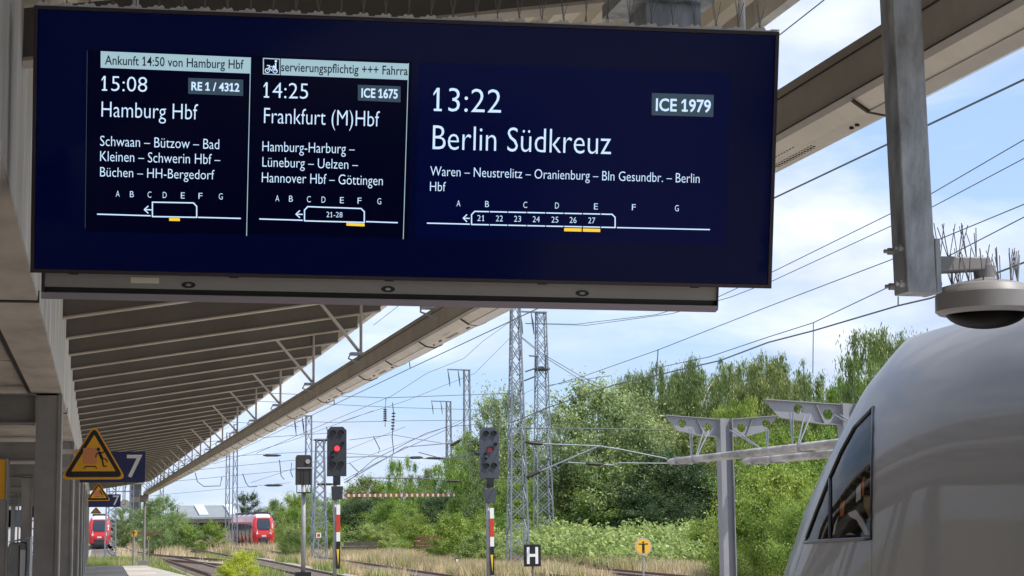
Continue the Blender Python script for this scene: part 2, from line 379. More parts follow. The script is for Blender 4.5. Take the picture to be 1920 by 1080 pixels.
MB().box2((DX-.0165, -24, 3.186), (DX-.0122, 101, 3.191)).build('seam', darkline, duct)
cov = None
def arcstrip(mb, ya, yb, o, i0=4, i1=8):
    pts = sec[i0:i1+1]; cx_ = .12; cz = 3.25
    ring = [((cx_+(a-cx_)*(1+o*6)), cz+(b-cz)*(1+o*6)) for a, b in pts]
    ring0 = [((cx_+(a-cx_)*.99), cz+(b-cz)*.99) for a, b in pts]
    m = len(pts); vs = [(DX+a, ya, b) for a, b in ring]+[(DX+a, yb, b) for a, b in ring]+[(DX+a, ya, b) for a, b in ring0]+[(DX+a, yb, b) for a, b in ring0]
    fs = [(i, i+1, m+i+1, m+i) for i in range(m-1)]+[(i, 2*m+i, 2*m+i+1, i+1) for i in range(m-1)]+[(m+i, m+i+1, 3*m+i+1, 3*m+i) for i in range(m-1)]+[(0, m, 3*m, 2*m), (m-1, 2*m-1+0, 4*m-1, 3*m-1)]
    mb.add(vs, fs)
yy = 3.95; k = 0
while yy < 99:
    if cov is None:
        mb = MB(); arcstrip(mb, yy, yy+1.75, .008, 5, 8); cov = mb.build('lamp_cover', lens, duct)
        rims = []
        for (ra, rb) in ((-.02, -.002), (1.752, 1.77)): mb = MB(); arcstrip(mb, yy+ra, yy+rb, .011, 4, 8); rims.append(mb.build('cover_rim', darkline, cov))
        mb = MB()
        for i in range(15):
            for j in range(7):
                if ((i-7)/7.5)**2+((j-3)/3.6)**2 > 1: continue
                mb.box((DX+.06+.012*j, yy+2.35+i*.03, 3.1265+(.0035*abs(j-5) if j < 5 else .004)), (.006, .016, .006))
        gr = mb.build('speaker_grille', darkline, duct)
        bolts = []
        for (a, b) in ((.11, 1.95), (.11, 2.0), (.09, 2.95), (.09, 3.0), (.1, 3.3)): bolts.append(MB().lathe([(.009, -.004), (.009, .004)], (DX+a, yy+b, 3.126), 8).build('bolt', black, duct))
        tag(gr, kind='stuff'); y00 = yy
    else:
        c = cov.copy(); COL.objects.link(c); c.parent = duct; c.location = (0, yy-y00, 0)
        for rim in rims: r_ = rim.copy(); COL.objects.link(r_); r_.parent = c
        for q in (gr, *bolts):
            c2 = q.copy(); COL.objects.link(c2); c2.parent = duct; c2.location = (0, yy-y00, 0)
    yy += 3.5; k += 1
rodm = mat('cream_rod', (.48, .42, .35), .5, var=.15, vscale=6)
for k in (-6, -5, -4, *range(-2, 20)):
    yn = 17.85+4.06*k
    if yn > 99: break
    mb = MB(); mb.tube([(DX+.02, yn, 3.40), (DX+.02, yn, zr(DX)+.2)], .016, 7); mb.build('hanging_rod', rodm, duct)
    mb = MB(); mb.tube([(DX, yn+.02, 3.42), (DX-.52, yn-.6, zr(DX-.5)+.1)], .017, 7); mb.build('diagonal_rod', rodm, duct)
    mb = MB(); mb.box2((DX-.09, yn-.05, 3.372), (DX+.12, yn+.07, 3.40)); mb.tube([(DX-.09, yn, 3.385), (DX-.15, yn-.3, 3.31), (DX-.02, yn-.38, 3.25)], .008, 5); mb.build('bracket', galv, duct)
# post at the far end of the canopy
e = atZ(267, 1049, GZ); ex = e.x; ey = 96.
t = thing('canopy_end_post', (2.55, ey, GZ), 'thin dark post with a foot box, holding the far end of the duct', 'post')
MB().tube([(2.55, ey, GZ), (2.55, ey, 3.2)], .07, 8).build('pole', colm, t); MB().box2((2.25, ey-.2, GZ+.0), (2.85, ey+.2, GZ+.65)).build('control_box', colm, t)
MB().box2((2.3, ey-.15, 2.75), (2.75, ey+.2, 3.12)).build('junction_box', colm, t)
# ------------------------------------------------------------------ departure board
KB = .755
SO = Vector((-.28864099*KB, 7.69804485*KB, 1.7+1.05969772*KB)); SU = KB*Vector((3.18837733, -.42715279, -.06110932)); SV = KB*Vector((-.0028551, -.19741591, 1.11520378))
EU = SU.normalized(); EN = EU.cross(SV).normalized(); EV = EN.cross(EU); LU, LV = SU.length, SV.length
def S2(px, py):
    d = ray(px, py); t_ = (SO-EYE).dot(EN)/d.dot(EN); p = EYE+d*t_-SO; return p.dot(EU), p.dot(EV)
def S3(u, v, w=0): return SO+EU*u+EV*v+EN*w
BR = Matrix((EU, EV, EN)).transposed()
def sbox(mb, u0, v0, u1, v1, w0, w1): return mb.box(S3((u0+u1)/2, (v0+v1)/2, (w0+w1)/2), (abs(u1-u0), abs(v1-v0), abs(w1-w0)), BR)
brd = thing('departure_board', SO+SU*.5, 'wide dark blue departure display hanging under the canopy with three train listings', 'departure board')
framem = mat('dark_frame', (.045, .035, .05), .35, .3); 
facem = mat('navy_glow_glass', (.001, .002, .020), .10, spec=.10, emit=(.0, .002, .026), estr=.34)  # faint blue glow put into the unlit bezel glass to keep it navy
lcdm = mat('lcd_black_blue', (.001, .001, .006), .14, spec=.08, emit=(.0, .0005, .010), estr=.5)
lcdb = mat('lcd_blue', (.001, .002, .010), .14, spec=.08, emit=(.0, .002, .038), estr=.42)
txt = mat('lcd_text', (.02, .02, .02), .5, emit=(.45, .60, .80), estr=.9)
txtw = mat('lcd_bar', (.02, .02, .02), .5, emit=(.30, .45, .52), estr=.75)
grey = mat('lcd_grey', (.01, .01, .01), .5, emit=(.035, .065, .095), estr=.6)
yel = mat('lcd_yellow', (.02, .02, .01), .5, emit=(.80, .52, .04), estr=.8)
dk = mat('lcd_dark_text', (.004, .006, .012), .5)
mb = MB(); sbox(mb, 0, 0, LU, LV, -.26, -.012); mb.build('housing', framem, brd, bevel=.006)
mb = MB(); sbox(mb, .014, .014, LU-.014, LV-.014, -.012, 0); mb.build('front_glass', facem, brd)
mb = MB(); 
for (a, b, c, d) in ((0, 0, LU, .012), (0, LV-.012, LU, LV), (0, .012, .012, LV-.012), (LU-.012, .012, LU, LV-.012)): sbox(mb, a, b, c, d, -.012, .004)
mb.build('frame', framem, brd)
def scr(px0, py0, px1, py1, m):
    u0, v1 = S2(px0, py0); u1, v0 = S2(px1, py1); mb = MB(); sbox(mb, u0, v0, u1, v1, 0, .0015); return mb.build('screen', m, brd)
s1 = scr(164, 93, 467, 441, lcdm); s2 = scr(470, 104, 765, 447, lcdm); s3 = scr(786, 117, 1360, 460, lcdb)
mbe = MB()
FONT_H = None
def textmesh(body, bold=0):
    cu = bpy.data.curves.new('t', 'FONT'); cu.body = body; cu.resolution_u = 3; cu.offset = bold; cu.fill_mode = 'FRONT'
    o = bpy.data.objects.new('t', cu); COL.objects.link(o); bpy.context.view_layer.update()
    me = bpy.data.meshes.new_from_object(o.evaluated_get(bpy.context.evaluated_depsgraph_get()))
    vs = [tuple(v.co) for v in me.vertices]; fs = [tuple(p.vertices) for p in me.polygons]
    bpy.data.objects.remove(o); bpy.data.curves.remove(cu); bpy.data.meshes.remove(me); return vs, fs
_tm = textmesh
def textmesh(body, bold=0):
    vs, fs = _tm(body, bold); vs = list(vs); fs = list(fs)
    o1, _ = _tm('1', bold); w1 = max(v[0] for v in o1)-min(v[0] for v in o1); h1 = max(v[1] for v in o1)
    for i, c in enumerate(body):
        if c != '1': continue
        p, _ = _tm(body[:i+1], bold); xr = max(v[0] for v in p); xl = xr-w1; th = w1*.80; e = w1*1.0
        for q in ([(xl-e, 0), (xr+e, 0), (xr+e, th), (xl-e, th)], [(xl-e*1.25, h1-.16), (xl-e*1.25+.0, h1-.16-th*1.1), (xl, h1-.03-th*1.2), (xl, h1)]):
            b = len(vs); vs += [(x_, y_, 0) for x_, y_ in q]; fs.append((b, b+1, b+2, b+3))
    return vs, fs
hv, _ = textmesh('H'); HCAP = max(v[1] for v in hv)
def text3(name, body, O, U, V, u0, u1, v, cap, m, parent, bold=0, w=None, center=False):
    """O origin, U/V unit axes; fills u0..u1 with baseline v"""
    vs, fs = textmesh(body, bold); x0 = min(p[0] for p in vs); x1 = max(p[0] for p in vs); sx = (u1-u0)/(x1-x0); sy = cap/HCAP
    mb = MB(); mb.add([O+U*(u0+(p[0]-x0)*sx)+V*(v+p[1]*sy) for p in vs], fs); o = mb.build(name, m, parent, fixn=False); return o
def st(body, pxl, pxr, ytop, ybase, parent, m=None, bold=0, w=.004):
    if bold <= 0: bold = -.009
    u0, v = S2(pxl, ybase); u1, _ = S2(pxr, ybase+(pxr-pxl)*.028); _, vt = S2(pxl, ytop)
    return text3('text', body, SO+EN*w, EU, EV, u0, u1, v, vt-v, m or txt, parent, bold)
def sl_(pts, wpx, parent, name='line', m=None, w=.004):
    mb = MB()
    for a, b in zip(pts[:-1], pts[1:]):
        A = Vector((*S2(*a), 0)); B = Vector((*S2(*b), 0)); d = (B-A).normalized(); n_ = Vector((-d.y, d.x, 0))*wpx/(430/KB)/2; A -= d*wpx/(430/KB)*.3; B += d*wpx/(430/KB)*.3
        mb.add([S3(q.x, q.y, w) for q in (A-n_, B-n_, B+n_, A+n_)], [(0, 1, 2, 3)])
    return mb.build(name, m or txt, parent, fixn=False)
def sq(p, parent, m, w=.003, name='panel'):
    return MB().add([S3(*S2(*q), w) for q in p], [(3, 2, 1, 0)]).build(name, m, parent, fixn=False)
# listing 1
sq([(189, 96), (470.5, 108), (469, 138), (189, 127)], s1, txtw, name='header_bar')
st('Ankunft 14:50 von Hamburg Hbf', 197, 457, 104, 121, s1, dk, .008, .005)
st('15:08', 190.5, 276, 142, 170, s1, bold=-.002); sq([(353, 146), (456, 149.5), (456, 180), (353, 176)], s1, grey, name='badge'); st('RE 1 / 4312', 359, 449, 154, 169, s1, bold=.022, w=.005)
st('Hamburg Hbf', 190.5, 371, 190, 219, s1)
st('Schwaan – Bützow – Bad', 188, 411, 254.5, 273.5, s1); st('Kleinen – Schwerin Hbf –', 188, 413, 283, 302, s1); st('Büchen – HH-Bergedorf', 188, 402, 313, 331, s1)
def letters(xs, yA, yG, h, s):
    for c, x in zip('ABCDEFG', xs):
        y = yA+(yG-yA)*(x-xs[0])/(xs[-1]-xs[0]); st(c, x-3.6, x+3.6, y, y+h, s)
letters((221, 247.5, 280.5, 309, 343, 376, 414), 357.5, 362.5, 11.5, s1)
sl_([(183, 401.5), (282, 404.5)], 2.2, s1); sl_([(286, 379), (286, 406), (369, 407.5), (369, 387), (363, 380.5), (286, 379)], 2.2, s1, 'train_outline'); sl_([(372, 407.5), (451, 409.5)], 2.2, s1)
sq([(317.5, 408.5), (337.5, 409), (337.5, 414.5), (317.5, 414)], s1, yel, .005, 'marker'); sl_([(284, 393.5), (271, 393)], 2, s1, 'arrow'); sl_([(278, 386.5), (271, 393), (278, 399.5)], 2, s1, 'arrow')
sl_([(470, 108), (462.5, 442)], 1.3, s1, m=txtw); sl_([(164, 95), (160, 428)], .8, s1, m=grey)
# listing 2
sq([(493, 108.5), (525, 110), (525, 141), (493, 139.5)], s2, txtw, name='header_bar'); sq([(495, 110.5), (523.5, 112), (523.5, 139.2), (495, 137.7)], s2, lcdm, .004, 'pictogram_field')
sq([(526.5, 110), (765.5, 119.5), (764.5, 150), (526.5, 141)], s2, txtw, name='header_bar')
def circ(cx_, cy_, r, n=14): return [(cx_+r*math.cos(2*math.pi*i/n), cy_+r*math.sin(2*math.pi*i/n)) for i in range(n+1)]
sl_(circ(501.5, 132.5, 4), 1.4, s2, 'bicycle_pictogram', w=.006); sl_(circ(516, 133.5, 4), 1.4, s2, 'bicycle_pictogram', w=.006)
sl_([(501.5, 132.5), (505, 125), (513, 125.5), (516, 133.5)], 1.3, s2, 'bicycle_pictogram', w=.006); sl_([(505, 126), (509, 133), (513, 125.5)], 1.3, s2, 'bicycle_pictogram', w=.006); sl_([(501, 123), (506, 123.3)], 1.6, s2, 'bicycle_pictogram', w=.006)
sl_([(517, 119), (517, 127), (513, 124)], 2.6, s2, 'figure_pictogram', w=.006); sl_([(516, 127), (519.5, 133)], 2.0, s2, 'figure_pictogram', w=.006); sl_(circ(517.5, 115, 1.2, 8), 2, s2, 'figure_pictogram', w=.006)
st('servierungspflichtig +++ Fahrra', 527, 764.5, 117, 133.5, s2, dk, .008, .005)
st('14:25', 494, 577.5, 154, 183, s2, bold=-.002); sq([(671, 159), (751, 162), (751, 192), (671, 188.5)], s2, grey, name='badge'); st('ICE 1675', 677.5, 745.5, 166, 182.5, s2, bold=.022, w=.005)
st('Frankfurt (M)Hbf', 495, 711.5, 202, 231, s2)
st('Hamburg-Harburg –', 492, 665, 264.5, 283.5, s2); st('Lüneburg – Uelzen –', 492, 671, 294, 312.5, s2); st('Hannover Hbf – Göttingen', 491, 717.5, 323, 341.7, s2)
letters((520, 545.5, 579, 606.5, 641, 674, 711), 366, 371.5, 11.5, s2)
sl_([(487, 410.5), (567, 413)], 2.2, s2); sl_([(571, 414), (571, 394), (577, 387.5), (677, 391), (683, 397), (683, 417), (571, 414)], 2.2, s2, 'train_outline'); sl_([(687, 415.5), (745, 417.5)], 2.2, s2)
st('21-28', 612, 642, 397, 407, s2); sq([(649.5, 417.5), (683.5, 419), (683.5, 424.5), (649.5, 423)], s2, yel, .005, 'marker'); sl_([(567, 402), (555, 401.5)], 2, s2, 'arrow'); sl_([(562, 395), (555, 401.5), (562, 408)], 2, s2, 'arrow')
sl_([(766, 119), (756, 448)], 1.3, s2, m=txtw)
# listing 3
st('13:22', 812, 939, 164, 208, s3); sq([(1222, 174.5), (1338, 178), (1337, 219.5), (1221.5, 216)], s3, grey, name='badge'); st('ICE 1979', 1229, 1332, 185, 207.5, s3, bold=.018, w=.005)
st('Berlin Südkreuz', 811, 1145, 234.5, 280, s3); st('Waren – Neustrelitz – Oranienburg – Bln Gesundbr. – Berlin', 806.5, 1311, 311.5, 329.5, s3); st('Hbf', 806, 835.5, 340.5, 358, s3)
letters((859.5, 913, 984.5, 1044, 1117, 1188, 1268.5), 375.5, 384.5, 11.5, s3)
sl_([(801, 418.3), (880, 420.3)], 2.2, s3); gx = [884, 917.5, 952, 987.5, 1023, 1057, 1092, 1126, 1153]
def yb(x): return 420.8+(x-884)*.0215
for a, b in zip(gx[:-1], gx[1:]):
    a2 = a if a == 884 else a+1.6; b2 = b if b == 1153 else b-1.6
    sl_([(a2, yb(a2)), (b2, yb(b2))], 2.2, s3, 'train_outline'); a3 = a+6 if a == 884 else a2; b3 = b-6 if b == 1153 else b2; sl_([(a3, yb(a3)-24.6), (b3, yb(b3)-24.6)], 2.2, s3, 'train_outline')
sl_([(884, 421), (884, 402.5), (890, 396.3)], 2.2, s3, 'train_outline'); sl_([(1147, 401.5), (1153, 407.5), (1153, 426.5)], 2.2, s3, 'train_outline')
for nme, x in zip(('21', '22', '23', '24', '25', '26', '27'), (901, 936, 970, 1005, 1040, 1074, 1109)): st(nme, x-6.5, x+6.5, yb(x)-18, yb(x)-7, s3)
sl_([(1157, 426.7), (1330, 430.5)], 2.2, s3)
for a, b in ((1057.5, 1090), (1092.5, 1125)): sq([(a, yb(a)+3), (b, yb(b)+3), (b, yb(b)+9), (a, yb(a)+9)], s3, yel, .005, 'marker')
sl_([(880, 409.5), (868.5, 409)], 2, s3, 'arrow'); sl_([(875, 402.5), (868.5, 409), (875, 415.5)], 2, s3, 'arrow')
LUK, LVK = LU/KB, LV/KB
def S2K(a, b): u_, v_ = S2(a, b); return u_/KB, v_/KB
def S3K(u, v, w=0): return S3(u*KB, v*KB, w*KB)
def sboxK(mb, *a): return sbox(mb, *[q*KB for q in a])
# lower light housing
lowm = mat('board_tray_grey', (.36, .335, .31), .5, var=.08, vscale=3); lipm = mat('board_tray_lip', (.36, .31, .35), .45)
u0, _ = S2K(76, 530); u1, _ = S2K(1349, 560)
mb = MB(); sboxK(mb, u0, -.060, u1, 0, -.22, -.035); mb.build('tray', lowm, brd)
mb = MB(); sboxK(mb, u0, -.083, u1, -.060, -.20, -.06); mb.build('tray_groove', black, brd)
mb = MB(); mb.extrude([S3K(u0, -.083, -.02), S3K(u0, -.112, -.02), S3K(u1-.012, -.112, -.02), S3K(u1, -.10, -.02), S3K(u1, -.083, -.02)], EN*-.15); mb.build('tray_lip', lipm, brd)
mb = MB(); sboxK(mb, u1-.006, -.083, u1, 0, -.22, -.02); sboxK(mb, u0, -.083, u0+.012, 0, -.22, -.02); mb.build('tray_end', framem, brd)
for x in (352, 728, 1094):
    u, _ = S2K(x, 540); mb = MB()
    vs = [S3K(u+.031*math.cos(a*math.pi/8), -.040+.014*math.sin(a*math.pi/8), -.033) for a in range(16)]; mb.extrude(vs, EN*-.0075); so_ = mb.build('spot_lamp', black, brd)
    mb = MB(); vs = [S3K(u+.012*math.cos(a*math.pi/6), -.040+.006*math.sin(a*math.pi/6), -.031) for a in range(12)]; mb.extrude(vs, EN*-.003); mb.build('spot_lens', galv, so_)
for x in (135, 437, 730, 1018, 1305):
    u, _ = S2K(x, 540); mb = MB(); sboxK(mb, u-.02, -.006, u+.02, 0, -.04, -.032); mb.build('slot', black, brd)
u, _ = S2K(270, 530); mb = MB(); sboxK(mb, u-.06, -.037, u+.06, -.012, -.04, -.033); mb.build('plate', cream, brd)
# bird spikes on the board
sp = thing('bird_spike_strip', S3K(LUK/2, LVK, -.05), 'row of thin bird spikes on a white strip along the top of the departure board', 'bird spikes')
mb = MB(); sboxK(mb, .01, LVK+.0005, LUK-.01, LVK+.007, -.09, -.012); mb.build('base_strip', white, sp)
k = 0; u = .03; random.seed(3)
while u < LUK-.03:
    mb = MB(); sboxK(mb, u-.022, LVK+.007, u+.022, LVK+.018, -.07, -.03); sboxK(mb, u+.05, LVK+.007, u+.085, LVK+.014, -.06, -.03); sboxK(mb, u-.018, LVK+.018, u-.008, LVK+.024, -.06, -.04); sboxK(mb, u+.008, LVK+.018, u+.018, LVK+.024, -.06, -.04); c_ = mb.build('clip', white, sp)
    mb = MB()
    for dx, dn in ((-.012, .0), (.012, .02), (.0, -.06)):
        j = random.uniform(-.012, .012); mb.tube([S3K(u+dx*.4, LVK+.01, -.05), S3K(u-dx*1.2+j, LVK+.13, -.05+dn)], .0013, 4)
    mb.build('spike', steel, c_); u += .0972
# hanging arms of the board
for (px_, m_) in ((1406, white), (247, white)):
    u, _ = S2(px_, 30); p = S3(u, LV, -.1)
    t = MB().tube([p, (p.x, p.y, zr(p.x)+.2)], .012 if px_ > 1000 else .010, 8).build('hanger_tube', m_, brd)
# ------------------------------------------------------------------ steel post with dome camera
PY = 4.6; pa = atY(1700, 548, PY); x0 = atY(1702, 545, PY).x; x1 = atY(1757, 545, PY).x; zb = pa.z
post = thing('hanging_post', ((x0+x1)/2, PY, zb), 'galvanised square steel post hanging from above in front of the duct', 'post')
lean = Vector((-.008, 0, 1))
ztop = 3.415+.158*2.4+.18
def pbox(mb, xa, xb, ya, yb_, za, zc):
    vs = []
    for z in (za, zc):
        s_ = -.012*(z-zb); vs += [(xa+s_, ya, z), (xb+s_, ya, z), (xb+s_, yb_, z), (xa+s_, yb_, z)]
    mb.add(vs, [(0, 3, 2, 1), (4, 5, 6, 7), (0, 1, 5, 4), (1, 2, 6, 5), (2, 3, 7, 6), (3, 0, 4, 7)])
mb = MB(); pbox(mb, x0, x1, PY, PY+.09, zb, ztop); mb.build('shaft', galv, post, bevel=.004)
mb = MB(); pbox(mb, x0-.1, x1+.1, PY-.1, PY+.2, ztop, ztop+.02); mb.build('head_plate', galv, post)
for zz in (atY(1690, 463, PY).z, atY(1690, 530, PY).z):
    for yy in (PY+.02, PY+.085):
        mb = MB(); 
        vs = [(x0-.016, yy+.011*math.cos(a), zz+.011*math.sin(a)) for a in [i*math.pi/3 for i in range(6)]]; mb.extrude(vs, (.018, 0, 0)); mb.tube([(x0-.028, yy, zz), (x0, yy, zz)], .006, 8); mb.build('bolt', galv, post)
cg = mat('camera_housing', (.30, .295, .30), .45, var=.06, vscale=4); dome_m = mat('smoked_dome', (.003, .0025, .0025), .35, spec=.03)
cw = thing('dome_camera', (x1+.2, PY+.05, zb), 'round grey dome security camera on a bracket arm with bird spikes', 'security camera')
zt = atY(1760, 447, PY).z; mb = MB(); mb.box2((x1, PY+.0, zb+.0), (x1+.017, PY+.1, zt)); mb.build('mount_plate', galv, cw, bevel=.003)
mb = MB()
for zz in (atY(1765, 458, PY).z, atY(1765, 530, PY).z): mb.lathe([(.012, 0), (.012, .01)], (0, 0, 0), 6); mb.v[-12:] = [(x1+.017+v[2], PY+.03+v[0], zz+v[1]) for v in mb.v[-12:]]
mb.build('bolt', galv, cw)
a0, a1 = atY(1767, 478, PY), atY(1767, 508, PY); b0, b1 = atY(1864, 480, PY), atY(1864, 503, PY)
mb = MB(); mb.extrude([(a0.x, PY+.02, a0.z), (b0.x, PY+.02, b0.z), (b1.x, PY+.02, b1.z), (a1.x, PY+.02, a1.z)], (0, .06, 0)); mb.build('arm', cg, cw, bevel=.004)
cc = atY(1848, 560, PY+.05); cx_ = cc.x; cyy = PY+.05
def zz_(py): return atY(1848, py, PY+.05).z
mb = MB(); mb.lathe([(.033, zz_(500)), (.030, zz_(522)), (.044, zz_(526)), (.05, zz_(529))], (cx_, cyy, 0), 24); mb.build('neck', cg, cw, smooth=False)
R_ = .144
mb = MB(); mb.lathe([(.048, zz_(526)), (.087, zz_(531)), (.130, zz_(539)), (R_-.004, zz_(548)), (R_, zz_(553)), (R_+.001, zz_(583)), (R_-.008, zz_(588)), (.117, zz_(589))], (cx_, cyy, 0), 96); b_ = mb.build('housing', cg, cw)
mb = MB(); prof = [(.118*math.cos(a*math.pi/2/9), zz_(583)-.052*math.sin(a*math.pi/2/9)) for a in range(10)]; prof[-1] = (.003, prof[-1][1]); mb.lathe(prof, (cx_, cyy, 0), 40); mb.build('dome', dome_m, cw, smooth=True)
mb = MB()
for i in range(40):
    a = 2*math.pi*i/40; mb.tube([(cx_+.118*math.cos(a), cyy+.118*math.sin(a), zz_(588)), (cx_+.118*math.cos(a+.17), cyy+.118*math.sin(a+.17)  , zz_(588))], .004, 5, False)
mb.build('dome_ring', cg, cw, smooth=True)
random.seed(12)
def spk(mb, x, y, z, h):
    for s_ in (-1, 1): mb.tube([(x, y, z), (x+s_*random.uniform(.0, .02), y+random.uniform(-.03, .03), z+h*random.uniform(.85, 1.05))], .0014, 4)
    mb.tube([(x, y, z), (x+random.uniform(-.03, .03), y+random.uniform(-.03, .03), z+h*.9)], .0014, 4)
for i in range(5): mb = MB(); spk(mb, a0.x+.012+i*.029, PY+.04, a0.z-.01, .113 if i < 4 else .10); mb.build('spike', steel, cw)
for i in range(14):
    a = 2*math.pi*(i+.3)/14; mb = MB(); spk(mb, cx_+.095*math.cos(a), cyy+.095*math.sin(a), zz_(534), .10); mb.build('spike', steel, cw)
# ------------------------------------------------------------------ silver train
TX = 7.02; HWM = 1.45; ZT = 3.25
trainm = mat('train_paint', (.19, .181, .17), .46, spec=.3, coat=.28, var=.09, vscale=1.1, stretch=(1, .8, .35))
sil = [(1455, 1120), (1467, 1080), (1490, 1020), (1502, 977), (1527, 917), (1557, 852), (1580, 810), (1620, 732), (1657, 687), (1690, 647), (1717, 620), (1755, 592), (1805, 563), (1860, 540), (1920, 520), (2000, 497), (2200, 450)]
def silx(py):
    for (xa, ya), (xb, yb_) in zip(sil[:-1], sil[1:]):
        if yb_ <= py <= ya: return xa+(xb-xa)*(ya-py)/(ya-yb_)
    return sil[0][0] if py > sil[0][1] else 2200
def hw(z):
    h = HWM if z > .6 else HWM-.06*(.6-z)**2
    if z > 1.75: h *= max(0, 1-((z-1.75)/1.5)**2.6)**.46
    return h
def xleft(y, z, yt, Ln):
    h = hw(z); t_ = (y-(yt-Ln))/Ln
    if t_ <= 0: return h
    if t_ >= 1: return 0
    return h*(1-t_**2.3)**.5
def solve(z, Ln):
    lo, hi = 9., 24.
    for _ in range(40):
        yt = (lo+hi)/2; best = None
        for i in range(60):
            t_ = i/59*.9999; y = yt-Ln+Ln*t_; px_, py_ = project((TX-xleft(y, z, yt, Ln), y, z))
            if best is None or px_ < best[0]: best = (px_, py_)
        if best[0] > silx(best[1]): lo = yt       # nose too short
        else: hi = yt
    return yt
zs = [-.6+ (1.75+.6)*i/20 for i in range(20)]+[1.75+1.5*math.sin(math.pi/2*i/30)*.9995 for i in range(31)]
Ln0 = 4.2
raw = []
for z in zs: raw.append(solve(z, Ln0))
for i in range(len(raw)):
    if zs[i] < .9: raw[i] = raw[[k for k in range(len(zs)) if zs[k] >= .9][0]]
# enforce monotone decrease and smooth
mx_ = list(raw)
for i in range(1, len(mx_)): mx_[i] = min(mx_[i], mx_[i-1]+.02)
for _ in range(3): mx_ = [mx_[0]]+[(mx_[i-1]+2*mx_[i]+mx_[i+1])/4 for i in range(1, len(mx_)-1)]+[mx_[-1]]
print('NOSE', [(round(z, 2), round(y, 2)) for z, y in zip(zs, mx_)][::5])
NT = 40; vs = []; ring = 0
for z, yt in zip(zs, mx_):
    left = [(TX-hw(z), -26, z)]+[(TX-hw(z), yt-Ln0-y_, z) for y_ in (8, 4, 2, 1)]
    for i in range(NT+1):
        t_ = math.sin(math.pi/2*i/NT); y = yt-Ln0+Ln0*t_; left.append((TX-xleft(y, z, yt, Ln0) if i < NT else TX, y, z))
    right = [(2*TX-x, y, z) for x, y, z in reversed(left[:-1])]; rr = left+right; ring = len(rr); vs += rr
fs = []
for k in range(len(zs)-1):
    for i in range(ring): j = (i+1) % ring; fs.append((k*ring+i, k*ring+j, (k+1)*ring+j, (k+1)*ring+i))
fs += [tuple(reversed(range(ring))), tuple(range((len(zs)-1)*ring, len(zs)*ring))]
tr = thing('silver_train', (TX, 5, GZ+.2), 'nose end of a silver-white express train standing at the platform on the right', 'train')
bodymb = MB(); bodymb.add(vs, fs)
bvh = BVHTree.FromPolygons([Vector(v) for v in vs], fs)
body = bodymb.build('body', [trainm, mat('cab_interior', (.010, .009, .009), .7)], tr, smooth=True)
poly = [(1638, 764), (1634, 1010), (1560, 1013), (1509, 1017), (1530, 960), (1556, 895), (1578, 845), (1603, 800)]
def hit(px_, py_, off=0):
    d = ray(px_, py_).normalized(); h = bvh.ray_cast(EYE, d)
    if h[0] is None: return None
    return h[0]-d*off
poly = [(a[0]+(b[0]-a[0])*k/6, a[1]+(b[1]-a[1])*k/6) for a, b in zip(poly, poly[1:]+poly[:1]) for k in range(6)]
hits = [hit(*p) for p in poly]; print('WIN', [tuple(round(c, 2) for c in h) if h else None for h in hits])
